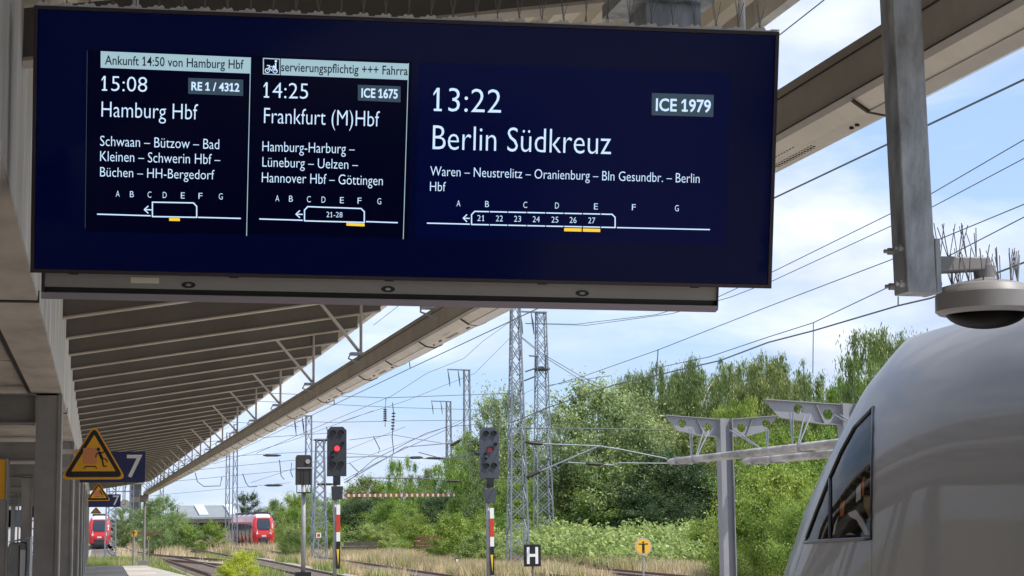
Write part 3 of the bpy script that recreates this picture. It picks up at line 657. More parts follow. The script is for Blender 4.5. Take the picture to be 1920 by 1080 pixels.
if all(h is not None for h in hits):
    cut = MB(); near = []; far = []
    for p in poly:
        h = hit(*p); nd = Vector((1, -.12, 0)).normalized(); near.append(h-nd*.5); far.append(h+nd*.75)
    m_ = len(poly); tr_ = tessellate_polygon([near])
    cut.add(near+far, [tuple(t_) for t_ in tr_]+[tuple(i+m_ for i in reversed(t_)) for t_ in tr_]+[(i, (i+1) % m_, (i+1) % m_+m_, i+m_) for i in range(m_)])
    co = cut.build('cutter', [trainm, MC['cab_interior']], None); 
    for p_ in co.data.polygons: p_.material_index = 1
    co.location = (0, 0, 0)
    src = bodymb.build('normal_source', trainm, None, smooth=True)
    md = body.modifiers.new('b', 'BOOLEAN'); md.object = co; md.operation = 'DIFFERENCE'; md.solver = 'EXACT'
    m2 = body.modifiers.new('n', 'DATA_TRANSFER'); m2.object = src; m2.use_loop_data = True; m2.data_types_loops = {'CUSTOM_NORMAL'}; m2.loop_mapping = 'POLYINTERP_NEAREST'; m2.use_max_distance = True; m2.max_distance = .004; m2.use_object_transform = False
    src.location = (0, 0, 0); src.data = src.data.copy(); src.data.transform(Matrix.Translation(-Vector(OFF[tr.name])))
    bpy.context.view_layer.update(); dg = bpy.context.evaluated_depsgraph_get(); nm = bpy.data.meshes.new_from_object(body.evaluated_get(dg)); body.modifiers.clear(); body.data = nm
    bpy.data.objects.remove(co); bpy.data.objects.remove(src)
    # frame
    fr = []
    for i in range(m_):
        a, b = poly[i], poly[(i+1) % m_]
        fr.append(hit(a[0], a[1], .0))
    fr = [f_ for f_ in fr if f_]; fr.append(fr[0]); MB().tube(fr, .016, 6).build('window_frame', black, tr, smooth=True)
    dv = [hit(1556, 897+ (1014-897)*i/8, .0) for i in range(9)]; MB().tube([d_ for d_ in dv if d_], .014, 6).build('window_post', black, tr)
    # glass patch: fan triangulated from a grid
    import bmesh
    gl = MB(); rows = 14
    def edge_x(py_):
        pts = poly[18:]+[poly[0]]
        for (xa, ya), (xb, yb_) in zip(pts[:-1], pts[1:]):
            if yb_ <= py_ <= ya: return xa+(xb-xa)*(ya-py_)/(ya-yb_)
        return 1509
    vsg = []; ok = True
    for r_ in range(rows+1):
        py_ = 1012-(1012-768)*r_/rows; xa = edge_x(py_)+.5; xb = 1634+4*r_/rows-.5
        for c in range(9):
            h = hit(xa+(xb-xa)*c/8, py_+(3.5*(1-c/8) if r_ == 0 else 0)); vsg.append(h+Vector((.004, 0, 0)))
    gl.add(vsg, [(r_*9+c, r_*9+c+1, (r_+1)*9+c+1, (r_+1)*9+c) for r_ in range(rows) for c in range(8)])
    gm = bpy.data.materials.new('cab_glass'); gm.use_nodes = True; g_ = gm.node_tree; g_.nodes.clear()
    o_ = N(g_, 'ShaderNodeOutputMaterial'); tb = N(g_, 'ShaderNodeBsdfTransparent'); tb.inputs[0].default_value = (.68, .66, .64, 1); gb = N(g_, 'ShaderNodeBsdfGlossy'); gb.inputs['Roughness'].default_value = .03
    ms_ = N(g_, 'ShaderNodeMixShader'); fz = N(g_, 'ShaderNodeFresnel'); fz.inputs[0].default_value = 1.3
    fm_ = N(g_, 'ShaderNodeMath', operation='MULTIPLY'); fm_.inputs[1].default_value = .6; g_.links.new(fz.outputs[0], fm_.inputs[0]); g_.links.new(fm_.outputs[0], ms_.inputs[0]); g_.links.new(tb.outputs[0], ms_.inputs[1]); g_.links.new(gb.outputs[0], ms_.inputs[2]); g_.links.new(ms_.outputs[0], o_.inputs[0])
    gl.build('window_glass', gm, tr, smooth=True, fixn=False)
    # things seen in the cab
    def inb(px_, py_, d_=.3): h = hit(px_, py_); dd = (h-EYE).normalized(); return h+dd*d_
    seatm = mat('cab_seat', (.85, .85, .86), .6); orm = mat('orange_vest', (.75, .22, .03), .6, emit=None)
    def plate(name, pts, m, dep=.3, th=.05): MB().extrude([inb(x, y, dep) for x, y in pts], Vector((.03, .04, 0)).normalized()*th).build(name, m, tr)
    plate('seat_back', [(1590, 962), (1604, 956), (1618, 975), (1630, 1003), (1622, 1003), (1606, 975), (1592, 968)], seatm, .32)
    plate('seat_cushion', [(1585, 1003), (1592, 999), (1602, 1003)], seatm, .30)
    plate('sheet', [(1606, 915), (1614, 905), (1614, 935), (1605, 942)], mat('paper', (.75, .78, .8), .6), .30, .01)
    plate('orange_panel', [(1576, 943), (1584, 938), (1582, 965), (1575, 970)], orm, .34); plate('orange_panel', [(1615, 905), (1621, 893), (1619, 930), (1614, 930)], orm, .34)
    plate('curtain', [(1618, 928), (1633, 930), (1632, 978), (1620, 950)], mat('brown_curtain', (.28, .17, .06), .8), .36)
    plate('armrest', [(1561, 1003), (1564, 985), (1572, 967), (1568, 985), (1564, 1003)], seatm, .25)
seam_pts = [hit(1634.5, y_, -.0) for y_ in range(1014, 1084, 8)]
mb = MB(); mb.tube([s_ for s_ in seam_pts if s_], .004, 4); mb.build('panel_seam', mat('seam_grey', (.25, .24, .23), .5), tr)
mb = MB()
for yy in (-18, -14, 4.5, 7.2):
    for sx in (-.75, .75): vs0 = len(mb.v); mb.lathe([(.46, -.07), (.46, .07)], (0, 0, 0), 24); mb.v[vs0:] = [(TX+sx+v[2], yy+v[0], GZ+.19+.46+v[1]) for v in mb.v[vs0:]]
mb.build('wheel', black, tr)
# ------------------------------------------------------------------ neighbouring platform light posts
pg = mat('grey_post_paint', (.30, .30, .31), .5, var=.12, vscale=2); tubem = mat('weathered_pipe', (.47, .44, .40), .6, var=.6, vscale=5, stretch=(1, .3, 1))
def hole(c, r, n=14): return [(c[0]+r*math.cos(2*math.pi*i/n), c[1], c[2]+r*math.sin(2*math.pi*i/n)) for i in range(n)]
def lightpost(Y, px_, pyt, label, left=1.12, right=1.02, scale=1):
    p = atY(px_, pyt, Y); x, zt_ = p.x, p.z
    t = thing('lighting_post', (x, Y, 0), label, 'lamp post', 'steel posts with perforated crossarms')
    mb = MB(); mb.box2((x-.12, Y-.12, 0), (x-.105, Y+.12, zt_)); mb.box2((x+.105, Y-.12, 0), (x+.12, Y+.12, zt_)); mb.box2((x-.105, Y-.008, 0), (x+.105, Y+.008, zt_)); mb.box2((x-.105, Y-.11, 0), (x-.02, Y-.1, zt_)); mb.build('post', pg, t)
    for s_, ln in ((-1, left), (1, right)):
        xa = x+s_*.13; xb = x+s_*ln; mb = MB()
        outer = [(xa, Y, zt_-.02), (xb, Y, zt_+.05), (xb-s_*.22, Y, zt_-.20), (x+s_*.42, Y, zt_-.30), (xa, Y, zt_-.31)]
        mb.holed(outer, [hole((x+s_*.32, Y, zt_-.165), .082), hole((x+s_*.80, Y, zt_-.085), .078)], (0, .012, 0)); arm = mb.build('crossarm', pg, t)
        mb = MB(); mb.bar((xa, Y, zt_-.012), (xb, Y, zt_+.058), .12, .014); mb.build('flange', pg, arm)
        mb = MB(); mb.bar((x+s_*.52, Y, zt_-.02), (x+s_*.40, Y, zt_-.30), .1, .01); mb.bar((xa, Y-.0, zt_-.318), (x+s_*.42, Y, zt_-.308), .12, .012); mb.bar((x+s_*.42, Y, zt_-.308), (xb-s_*.22, Y, zt_-.208), .12, .012); mb.build('stiffener', pg, arm)
    return t, x, zt_
t1, lx, lz = lightpost(30, 1358, 785, 'grey steel post with two perforated crossarms, standing clear in front of the trees')
t2, lx2, lz2 = lightpost(25.2, 1588, 757, 'grey steel post with perforated crossarm partly hidden behind the train nose', 1.35)
for i, (px_, lab) in enumerate(((1262, 'left of the two long weathered pipes hung beneath the perforated crossarms'), (1402, 'right of the two long weathered pipes hung beneath the perforated crossarms'))):
    p = atY(px_, 868, 30.2); t = thing('light_pipe', (p.x, 28, p.z), lab, 'pipe', 'weathered pipes over the next platform')
    for d in (-.085, .085):
        q = MB().tube([(p.x+d, 30.2, p.z+.02), (p.x+d, 30.1, p.z+.02), (p.x+d, 29, p.z+.02), (p.x+d, 14, p.z+.05)], [.035, .055, .06, .06], 12).build('pipe', tubem, t, smooth=True)
    MB().box2((p.x-.06, 14, p.z+.055), (p.x+.06, 30.1, p.z+.085)).build('top_rail', pg, t)
    for yy in (29.2, 24.6, 20):
        mb = MB(); zt_ = lz-.22
        for dx, dy in ((-.02, 0), (.03, 0), (.42, .5), (.52, .5)): mb.tube([(p.x+dx*.2, yy, p.z+.08), (p.x+dx*(1 if i == 0 else -1), yy+dy, zt_)], .012, 5)
        mb.build('hanging_rod', galv_far, t)
    mb = MB()
    for yy in (29.6, 28.7, 24): mb.box2((p.x-.16, yy, p.z-.05), (p.x+.16, yy+.04, p.z+.09))
    mb.build('clamp', pg, t)
# ------------------------------------------------------------------ lattice masts
def mast(px_, pyt, Y, w0, w1, label, nseg=14, det=True, arm=None, zbase=None, rl=.05, hs=0):
    zbase = gz(Y)
    p = atY(px_, pyt, Y); x, zt_ = p.x, p.z; t = thing('lattice_mast', (x, Y, zbase), label, 'lattice mast', 'lattice catenary masts')
    H = zt_-zbase
    def c(i, k): w = w0+(w1-w0)*i; s_ = ((-1, -1), (1, -1), (1, 1), (-1, 1))[k]; return Vector((x+s_[0]*w/2, Y+s_[1]*w/2, zbase+H*i))
    if det:
        for k in range(4): MB().bar(c(0, k), c(1, k), rl*1.6, rl*1.6).build('leg', galv_far, t)
    else:
        mb = MB(); [mb.bar(c(0, k), c(1, k), rl*1.6, rl*1.6) for k in range(4)]; mb.build('legs', galv_far, t)
    mb = MB(); n_ = nseg
    for i in range(n_):
        a, b = i/n_, (i+1)/n_
        for k in range(4):
            k2 = (k+1) % 4; q = (c(a, k), c(b, k2)) if (i+k) % 2 else (c(a, k2), c(b, k))
            if det: m2 = MB(); m2.bar(q[0], q[1], rl, rl); m2.build('brace', galv_far, t)
            else: mb.bar(q[0], q[1], rl*.9, rl*.9)
            if k in (0, 2) and det: m2 = MB(); q = (c(a, k2), c(b, k)) if (i+k) % 2 else (c(a, k), c(b, k2)); m2.bar(q[0], q[1], rl*.8, rl*.8); m2.build('brace', galv_far, t)
    if mb.v: mb.build('bracing', galv_far, t)
    MB().box((x, Y, zt_), (w1+.12, w1+.12, .08)).build('cap', galv_far, t)
    if arm:
        mb = MB(); mb.bar((x+w1/2, Y, zt_), (x-arm, Y, zt_+.05), .14, .12); mb.build('crossarm', galv_far, t)
        for f_ in (.45, .97): MB().tube([(x-arm*f_, Y, zt_), (x-arm*f_+.12, Y, zt_-.8), (x-arm*f_+.2, Y, zt_-1.6)], [.03, .07, .03], 6).build('insulator', wirem, t)
    return t, x, zt_
mast(966, 560, 95, 1.05, .42, 'tallest lattice mast, in front, rising behind the board\'s lower edge', 17)
mast(1014, 586, 122, 1.25, .62, 'second tall lattice mast just right of the tallest one, with equipment halfway up', 18, arm=1.6)
mast(875, 694, 165, .75, .5, 'slender lattice mast with a crossarm to the left, above the light green tree', 14, False, 1.9, rl=.055)
mast(841, 753, 215, .8, .5, 'small distant lattice mast with crossarm left of the slender mast', 12, False, 2.2, rl=.065)
mast(600, 824, 118, .95, .5, 'short wide lattice mast between the two dark signal heads', 12, True, rl=.045)
mast(579, 780, 150, .62, .45, 'thin lattice mast with crossarm just above the turned-away signal', 11, False, 1.3, rl=.05)
mast(428, 812, 230, .5, .4, 'left one of the pair of far masts near the middle of the yard', 8, False, rl=.06)
mast(442, 796, 210, .6, .4, 'right one of the pair of far masts near the middle of the yard', 8, False, rl=.06)
mast(209, 905, 128, .75, .6, 'low lattice mast in front of the left red train', 10, False, rl=.06)
mast(304, 880, 240, .5, .4, 'far thin mast rising from the bushes left of the grey roof', 8, False, rl=.06)
mast(248, 900, 300, .6, .5, 'far mast beside the dark tower under the end of the canopy', 8, False, rl=.07)
# equipment on the second mast
t = thing('mast_transformer', atY(1016, 690, 121), 'dark ring platform with bent insulator arms clamped on the second lattice mast', 'electrical equipment')
p = atY(1016, 692, 122); MB().lathe([(.5, -.12), (.62, 0), (.5, .16)], p, 14).build('ring', wirem, t)
for (a, b) in (((1005, 690), (1005, 668)), ((1023, 690), (1024, 665)), ((1010, 668), (992, 667)), ((1005, 690), (985, 697)), ((1005, 705), (983, 714))):
    MB().tube([atY(*a, 121.3), atY(*b, 121.3)], .06, 6).build('insulator_arm', wirem, t)
# ------------------------------------------------------------------ signals
sigdark = mat('signal_dark', (.028, .030, .034), .55, var=.2, vscale=6); sigblue = mat('signal_slate', (.06, .068, .085), .5, var=.1, vscale=6)
redm = mat('red_paint', (.62, .045, .02), .5); yelm = mat('yellow_paint', (.85, .55, .03), .5); redlit = mat('red_signal_lamp', (.5, .01, .01), .3, emit=(1, .02, .03), estr=2.2); reddull = mat('red_lens', (.30, .04, .04), .3, emit=(.7, .05, .05), estr=.04)
polem = mat('galvanised_pole', (.36, .36, .35), .5, .2, var=.2, vscale=4)
def signal(px_, top, bot, Y, w, label, m, lit, tilt=0):
    a, b = atY(px_, top, Y), atY(px_, bot, Y); x = a.x; t = thing('railway_signal', (x, Y, GZ), label, 'railway signal', 'tall colour light signals')
    hw_, z1, z0 = w/2, a.z, b.z; c_ = .13
    shape = [(x-hw_, Y, z0), (x+hw_, Y, z0), (x+hw_, Y, z1-c_), (x+hw_-c_, Y, z1), (x-hw_+c_, Y, z1), (x-hw_, Y, z1-c_)]
    MB().extrude(shape, (0, .14, 0)).build('signal_head', m, t, bevel=.012)
    H = z1-z0
    def lamp(fx, fz, r, mm_, hood=True):
        cx2, cz2 = x+fx*w, z0+fz*H; l_ = MB().lathe([(r, -.012), (r, .012)], (cx2, Y-.01, cz2), 16, 'Y').build('lamp', mm_, t)
        if hood:
            mb = MB(); n_ = 10; o1 = [(cx2+r*1.25*math.cos(k*math.pi/n_-.15), cz2+r*1.25*math.sin(k*math.pi/n_-.15)) for k in range(n_+1)]; o2 = [(cx2+r*1.12*math.cos(k*math.pi/n_-.15), cz2+r*1.12*math.sin(k*math.pi/n_-.15)) for k in range(n_+1)]
            vs = [(u, Y-d, v) for d in (0, .11) for (u, v) in o1]+[(u, Y-d, v) for d in (0, .11) for (u, v) in o2]; q = n_+1
            fs = [(i, i+1, q+i+1, q+i) for i in range(n_)]+[(2*q+i, 3*q+i, 3*q+i+1, 2*q+i+1) for i in range(n_)]+[(q+i, q+i+1, 3*q+i+1, 3*q+i) for i in range(n_)]
            mb.add(vs, fs).build('hood', black, l_)
    for fx in (-.22, .2): lamp(fx, .87, .085, black); lamp(fx, .24, .085, black)
    lamp(0, .56, .095, redlit if lit else reddull); lamp(.28, .66, .05, black); lamp(-.26, .47, .04, black); lamp(-.24, .38, .04, black)
    mb = MB(); mb.box2((x-.13, Y, z0-.32), (x+.13, Y+.12, z0)); mb.lathe([(.1, -.05), (.1, .05)], (x-.05, Y-.02, z0-.12), 10, 'Y'); mb.build('clamp', black, t)
    zb_ = z0-.36; mb = MB(); mb.extrude([(x-.2, Y-.04, zb_), (x+.22, Y-.04, zb_), (x+.18, Y-.04, zb_-.48), (x-.17, Y-.04, zb_-.48)], (0, .14, 0)); mb.build('speed_indicator', m, t, bevel=.01)
    MB().tube([(x-.06, Y+.1, GZ), (x-.06, Y+.1, z0)], .072, 10).build('mast', polem, t, smooth=True)
    zc = zb_-.66; 
    def bd(xc, wz, z_a, z_b, mm_): MB().box2((xc-wz/2, Y-.03, z_b), (xc+wz/2, Y+.0, z_a)).build('mast_board', mm_, t)
    xc = x+.05; bd(xc, .135, zc, zc-.36, white); bd(xc, .135, zc-.362, zc-.99, redm); bd(xc, .135, zc-.992, zc-1.32, white); bd(xc, .135, zc-1.322, zc-1.60, black)
    MB().box2((xc-.07, Y-.015, zc-2.3), (xc+.07, Y+.0, zc-1.602)).build('mast_board', black, t)
    MB().extrude([(xc-.062, Y-.03, zc-1.603), (xc+.03, Y-.03, zc-1.603), (xc-.0, Y-.03, zc-2.2)], (0, .014, 0)).build('yellow_wedge', yelm, t)
    return t
signal(632, 800, 893, 64, .70, 'tall dark signal with one lit red lamp and red-white mast board, left of the pair', sigdark, True)
signal(918, 801, 897, 60, .66, 'slate-grey signal with unlit-looking red lens beside the tallest lattice mast', sigblue, False)
a, b = atY(570, 853, 76), atY(570, 909, 76); x = a.x; t = thing('railway_signal', (x, 76, GZ), 'turned-away dark signal head seen from behind on a plain grey pole', 'railway signal')
MB().extrude([(x-.34, 76, b.z), (x+.34, 76, b.z), (x+.34, 76, a.z-.1), (x+.26, 76, a.z), (x-.28, 76, a.z), (x-.34, 76, a.z-.1)], (0, .25, 0)).build('signal_head', mat('signal_back', (.032, .026, .025), .6, var=.2, vscale=5), t, bevel=.01)
for dx in (-.12, .0, .26): MB().box2((x+dx, 75.97, b.z), (x+dx+.02, 76, a.z-.5)).build('rib', MC['signal_dark'], t)
MB().lathe([(.1, -.03), (.1, .03)], (x+.16, 75.98, a.z-.28), 12, 'Y').build('cable_gland', polem, t); MB().box2((x-.3, 75.95, a.z-.58), (x+.5, 75.99, a.z-.54)).build('bracket', polem, t)
MB().box2((x-.28, 75.8, b.z-.36), (x+.30, 76.2, b.z-.31)).build('foot_plate', black, t); MB().tube([(x, 76.1, GZ), (x, 76.1, b.z)], .10, 10).build('mast', polem, t, smooth=True)
mb = MB()
for dx in (-.3, .3): mb.tube([(x+dx, 76, b.z-.33), (x+dx, 76, b.z)], .02, 5)
mb.build('rail', sigdark, t); bx_ = atY(568, 1076, 76); MB().box2((x-.35, 75.9, GZ+.25), (x+.32, 76.3, bx_.z+.08)).build('cable_box', black, t)
# ------------------------------------------------------------------ signs
orange = mat('warning_orange', (.98, .47, .02), .5); boardblue = mat('sign_blue', (.02, .03, .13), .45); pinkm = mat('faded_red', (.80, .30, .12), .6)
def rounded_tri(c, w, h, r, Y, n=5):
    pts = [Vector((c[0]-w/2, c[1])), Vector((c[0]+w/2, c[1])), Vector((c[0], c[1]+h))]; out_ = []
    for i in range(3):
        p, a_, b_ = pts[i], pts[i-1], pts[(i+1) % 3]; da, db = (a_-p).normalized(), (b_-p).normalized()
        for k in range(n+1):
            t_ = k/n; q1 = p+da*r*(1-t_); q2 = p+db*r*t_; q = q1.lerp(q2, t_) if False else (p+da*r)*(1-t_)**2+p*2*t_*(1-t_)+(p+db*r)*t_**2; out_.append((q.x, Y, q.y))
    return out_
def warn(pxc, top, bot, wpx, Y, label, full):
    a, b = atY(pxc, top, Y), atY(pxc, bot, Y); w = wpx*Y/F; h = a.z-b.z; x = a.x; z = b.z
    t = thing('warning_sign', (x, Y, z), label, 'warning sign', 'triangular warning signs along the platform')
    MB().extrude(rounded_tri((x, z), w*1.05, h*1.06, w*.13, Y), (0, .02, 0)).build('plate', orange, t)
    MB().extrude(rounded_tri((x, z+h*.045), w*.95, h*.96, w*.11, Y-.004), (0, .003, 0)).build('black_border', black, t)
    MB().extrude(rounded_tri((x, z+h*.155), w*.70, h*.70, w*.012, Y-.008), (0, .003, 0)).build('yellow_field', orange, t)
    def fig(pts, wl, name, m=black):
        mb = MB()
        for p_, q_ in zip(pts[:-1], pts[1:]): mb.bar((x+p_[0]*w, Y-.011, z+p_[1]*h), (x+q_[0]*w, Y-.011, z+q_[1]*h), wl*w, .002, (0, 1, 0))
        return mb.build(name, m, t)
    def rect(x0_, z0_, x1_, z1_, m, name, yo=.0095): MB().box2((x+x0_*w, Y-yo, z+z0_*h), (x+x1_*w, Y-yo-.0015, z+z1_*h)).build(name, m, t)
    rect(-.17, .30, .055, .60, pinkm, 'faded_train'); rect(-.13, .24, .03, .26, black, 'track_mark'); fig([(-.13, .25), (-.15, .20)], .014, 'track_mark'); fig([(.03, .25), (.05, .20)], .014, 'track_mark')
    fig([(.08, .53), (.13, .40)], .045, 'falling_figure'); fig([(.08, .52), (.04, .48), (.028, .42)], .018, 'falling_figure'); fig([(.09, .52), (.14, .505), (.18, .56)], .018, 'falling_figure')
    fig([(.13, .40), (.195, .385), (.22, .33)], .020, 'falling_figure'); fig([(.13, .40), (.148, .31), (.152, .26)], .024, 'falling_figure'); fig([(.15, .255), (.21, .25)], .020, 'falling_figure'); MB().lathe([(.028*w, -.001), (.028*w, .001)], (x+.07*w, Y-.012, z+.575*h), 12, 'Y').build('falling_figure', black, t)
    return t, x, z, h
def seven(px0, py0, px1, py1, Y, label):
    a, b = atY(px0, py0, Y), atY(px1, py1, Y); t = thing('track_number_sign', (a.x, Y, b.z), label, 'track sign', 'blue track number boards')
    MB().box2((a.x, Y, b.z), (b.x, Y+.04, a.z)).build('board', boardblue, t, bevel=.004); h = a.z-b.z
    text3('number', '7', Vector((0, Y-.003, 0)), Vector((1, 0, 0)), Vector((0, 0, 1)), b.x-h*.60, b.x-h*.10, b.z+h*.17, h*.72, white, t, .008)
    return t, a, b
t, a, b = seven(150, 847, 272, 904, 16.6, 'large blue board with white 7 behind the nearest warning triangle')
MB().box2((-.30, 16.62, b.z+.1), (a.x+.02, 16.66, b.z+.14)).build('bracket', galv, t)
warn(177, 801, 899, 112, 15.9, 'large orange warning triangle with falling figure, nearest, beside the first column', True)
MB().box2((-.3, 15.99, 2.30), (-.10, 16.02, 2.34)).build('bracket', white, None); o_ = bpy.data.objects['bracket'] if 'bracket' in bpy.data.objects else None
o_ = [o for o in bpy.data.objects if o.name.startswith('bracket') and o.parent is None][0]; o_.name = 'sign_bracket'; tag(o_, 'short white bracket arm joining the first column to the nearest warning triangle', 'bracket')
t, a, b = seven(166, 927, 226, 950.5, 42, 'smaller blue board with white 7 under the middle warning triangle')
warn(185, 906, 939, 42, 40.5, 'middle-sized warning triangle hanging above the smaller 7 board', False)
warn(180, 951, 963, 20, 78, 'smallest warning triangle, farthest along the platform above the left red train', False)
# clock
p = atY(234, 946, 70); t = thing('platform_clock', p, 'round platform clock hanging from the canopy beside the small 7 board', 'clock')
MB().lathe([(.19, -.06), (.19, .06)], p, 24, 'Y').build('case', galv, t); MB().lathe([(.165, -.063), (.165, -.060)], p, 24, 'Y').build('dial', white, t)
MB().bar(p+Vector((0, -.066, 0)), p+Vector((.03, -.066, .12)), .015, .002, (0, 1, 0)).build('hand', black, t); MB().bar(p+Vector((0, -.066, 0)), p+Vector((-.09, -.066, -.02)), .018, .002, (0, 1, 0)).build('hand', black, t)
MB().tube([p+Vector((0, 0, .19)), (p.x, p.y, zr(p.x))], .02, 6).build('hanging_rod', black, t)
# H board
a, b = atY(982, 1021, 50), atY(1014.5, 1062, 50); t = thing('stop_board', ((a.x+b.x)/2, 50, GZ), 'black square stop board with a white H on a short post', 'railway sign')
MB().box2((a.x, 50, b.z), (b.x, 50.03, a.z)).build('board', mat('board_black', (.012, .012, .016), .45), t, bevel=.004)
mb = MB(); w = b.x-a.x; h = a.z-b.z
for f_ in (.17, .67): mb.box2((a.x+w*f_, 49.985, b.z+h*.12), (a.x+w*(f_+.16), 49.998, b.z+h*.88))
mb.box2((a.x+w*.33, 49.985, b.z+h*.44), (a.x+w*.67, 49.998, b.z+h*.57)); mb.build('letter', white, t); MB().tube([((a.x+b.x)/2+.02, 50.06, GZ), ((a.x+b.x)/2+.02, 50.06, a.z-.1)], .035, 8).build('post', mat('brown_post', (.22, .15, .11), .7), t)
def roundsign(px_, py_, rp, Y, label):
    p = atY(px_, py_, Y); r = rp*Y/F; t = thing('round_sign', (p.x, Y, GZ), label, 'railway sign', 'round orange person signs')
    MB().lathe([(r, -.01), (r, .01)], p, 28, 'Y').build('rim', mat('faded_rim', (.55, .42, .36), .6), t); MB().lathe([(r*.84, -.014), (r*.84, -.008)], p, 28, 'Y').build('disc', mat('sign_yellow', (.86, .50, .03), .5), t)
    mb = MB(); q = p+Vector((0, -.018, 0)); mb.box(q+Vector((0, 0, r*.30)), (r*1.1, .003, r*.12)); mb.box(q+Vector((0, 0, -r*.05)), (r*.30, .003, r*.62)); mb.box(q+Vector((-r*.08, -.0005, -r*.5)), (r*.12, .003, r*.45)); mb.box(q+Vector((r*.08, -.0005, -r*.5)), (r*.12, .003, r*.45)); mb.lathe([(r*.11, -.001), (r*.11, .002)], q+Vector((0, 0, r*.50)), 12, 'Y'); mb.build('person_pictogram', black, t)
    MB().tube([(p.x, Y+.04, GZ), (p.x, Y+.04, p.z)], .03*Y/50, 8).build('post', polem, t)
roundsign(1206, 1025, 17, 50, 'round orange disc with a black figure holding out its arms, before the brambles'); roundsign(251, 1000, 6.5, 84, 'small round yellow disc on a thin pole near the platform end')
# small red-white square board
def sqb(px_, py_, wp, Y, m, m2, label):
    p = atY(px_, py_, Y); w = wp*Y/F; t = thing('shunting_board', (p.x, Y, GZ), label, 'railway sign'); MB().box(p, (w, .03, w)).build('board', m, t); MB().box(p+Vector((0, -.02, 0)), (w*.6, .01, w*.6)).build('centre', m2, t); MB().tube([(p.x, Y+.03, GZ), (p.x, Y+.03, p.z)], .03, 6).build('post', polem, t)
sqb(597.5, 1003.5, 9, 110, white, redm, 'small white board with a red square at the foot of the short wide mast'); sqb(857, 1051, 9, 95, black, white, 'tiny black ground board in front of the bramble bank'); sqb(278.5, 1009, 5, 120, yelm, black, 'tiny yellow board in the grass right of the end post')
# ------------------------------------------------------------------ red-white marker line on a span wire
p0, p1 = atY(646, 929, 150), atY(858, 928, 150); t = thing('marker_line', (p0+p1)/2, 'long horizontal line of red and white markers on a wire before the trees', 'marker line')
MB().tube([p0, p1], .03, 5).build('wire', rustm, t); mwm = mat('marker_white', (.75, .72, .66), .6); mrm = mat('marker_red', (.36, .10, .07), .7)
for i in range(42):
    q = p0.lerp(p1, (i+.5)/43); MB().box(q, (.17 if i % 2 else .29, .12, .24 if i % 2 else .20)).build('marker', mwm if i % 2 else mrm, t)
# ------------------------------------------------------------------ overhead wires
wirecount = [0]
def wire(pts, r, label, X=None, Y=None, ins=()):
    P_ = [atX(a, b, X) if X is not None else atY(a, b, (Y if not isinstance(Y, (list, tuple)) else Y[i])) for i, (a, b) in enumerate(pts)]
    o = MB().tube(P_, r*.8, 5).build('overhead_wire', wirem); tag(o, label, 'wire', 'overhead wires over the yard'); return o
wire([(2300, -28), (1920, 149), (1456, 369), (960, 601), (766, 692), (590, 776), (300, 916)], .012, 'thickest overhead wire, running from the right edge behind the post down to the canopy end', X=7.02)
wire([(1900, -330), (1545, 0), (1465, 63), (1100, 300), (700, 610)], .008, 'wire leaving the top edge of the picture just right of the departure board', X=6.4)
wire([(2200, 80), (1920, 262), (1750, 361), (1450, 509), (1348, 556), (1230, 590), (1080, 608), (985, 606)], .012, 'upper one of the twin thin wires sagging to the second tall mast', X=15)
wire([(2200, 120), (1920, 297), (1750, 387), (1450, 526), (1370, 557), (1260, 588), (1100, 610), (985, 607)], .012, 'lower one of the twin thin wires sagging to the second tall mast', X=16)
wire([(2100, 270), (1920, 383), (1765, 447), (1668, 488), (1440, 575), (1234, 656), (1095, 705), (1020, 727)], .016, 'wire with a hook dropper crossing above the dark birch row', X=19.2)
wire([(2100, 320), (1920, 407), (1660, 541), (1525, 605), (1440, 632), (1330, 669), (1230, 690)], .013, 'thin wire meeting the dropper above the birch gap', X=14.9)
wire([(2100, 430), (1920, 492), (1745, 559), (1684, 573), (1525, 620), (1440, 642), (1350, 676), (1150, 722), (1030, 763), (960, 792)], .022, 'long dark wire passing below the post and across the tree crowns', X=14.9)
wire([(960, 601), (905, 640), (870, 672), (800, 700), (735, 742), (620, 790), (480, 850)], .02, 'wire curving left from the tallest mast over the signals', Y=120)
wire([(960, 630), (890, 700), (760, 752), (640, 790)], .018, 'slack wire between the tallest mast and the slender mast', Y=125)
wire([(500, 737), (600, 741), (724, 746), (965, 737)], .03, 'topmost cross-span wire behind the hanging insulators', Y=130)
wire([(470, 752), (600, 757), (740, 764), (960, 770)], .025, 'second cross-span wire below the topmost one', Y=134)
wire([(480, 786), (620, 792), (760, 789), (965, 787)], .026, 'third cross-span wire above the lit signal', Y=138)
wire([(300, 835), (470, 822), (615, 812)], .03, 'cross wire left of the lit signal head at lamp height', Y=160)
wire([(300, 866), (470, 853), (600, 846), (760, 858), (880, 862)], .028, 'cross wire running behind the turned-away signal', Y=165)
wire([(655, 825), (735, 815), (840, 833), (900, 824)], .028, 'cross wire between the two tall signals, upper', Y=140)
wire([(655, 857), (730, 856), (830, 862), (885, 855)], .028, 'cross wire between the two tall signals, lower', Y=142)
wire([(650, 905), (700, 862), (800, 812), (840, 800), (965, 790)], .03, 'slanting wire rising from the lit signal toward the tallest mast', Y=135)
wire([(645, 900), (740, 850), (860, 795), (960, 745)], .025, 'steeper slanting wire above the marker line', Y=128)
wire([(976, 630), (1020, 665), (1090, 706), (1140, 727)], .03, 'stay wire falling right from the tallest mast to the birch tops', Y=110)
wire([(978, 634), (1022, 670), (1085, 710), (1132, 730)], .03, 'lower stay wire falling right from the tallest mast', Y=112)
wire([(960, 802), (1030, 803), (1130, 804), (1250, 806)], .035, 'thick level span wire joining the tallest mast to the perforated crossarm', Y=85)
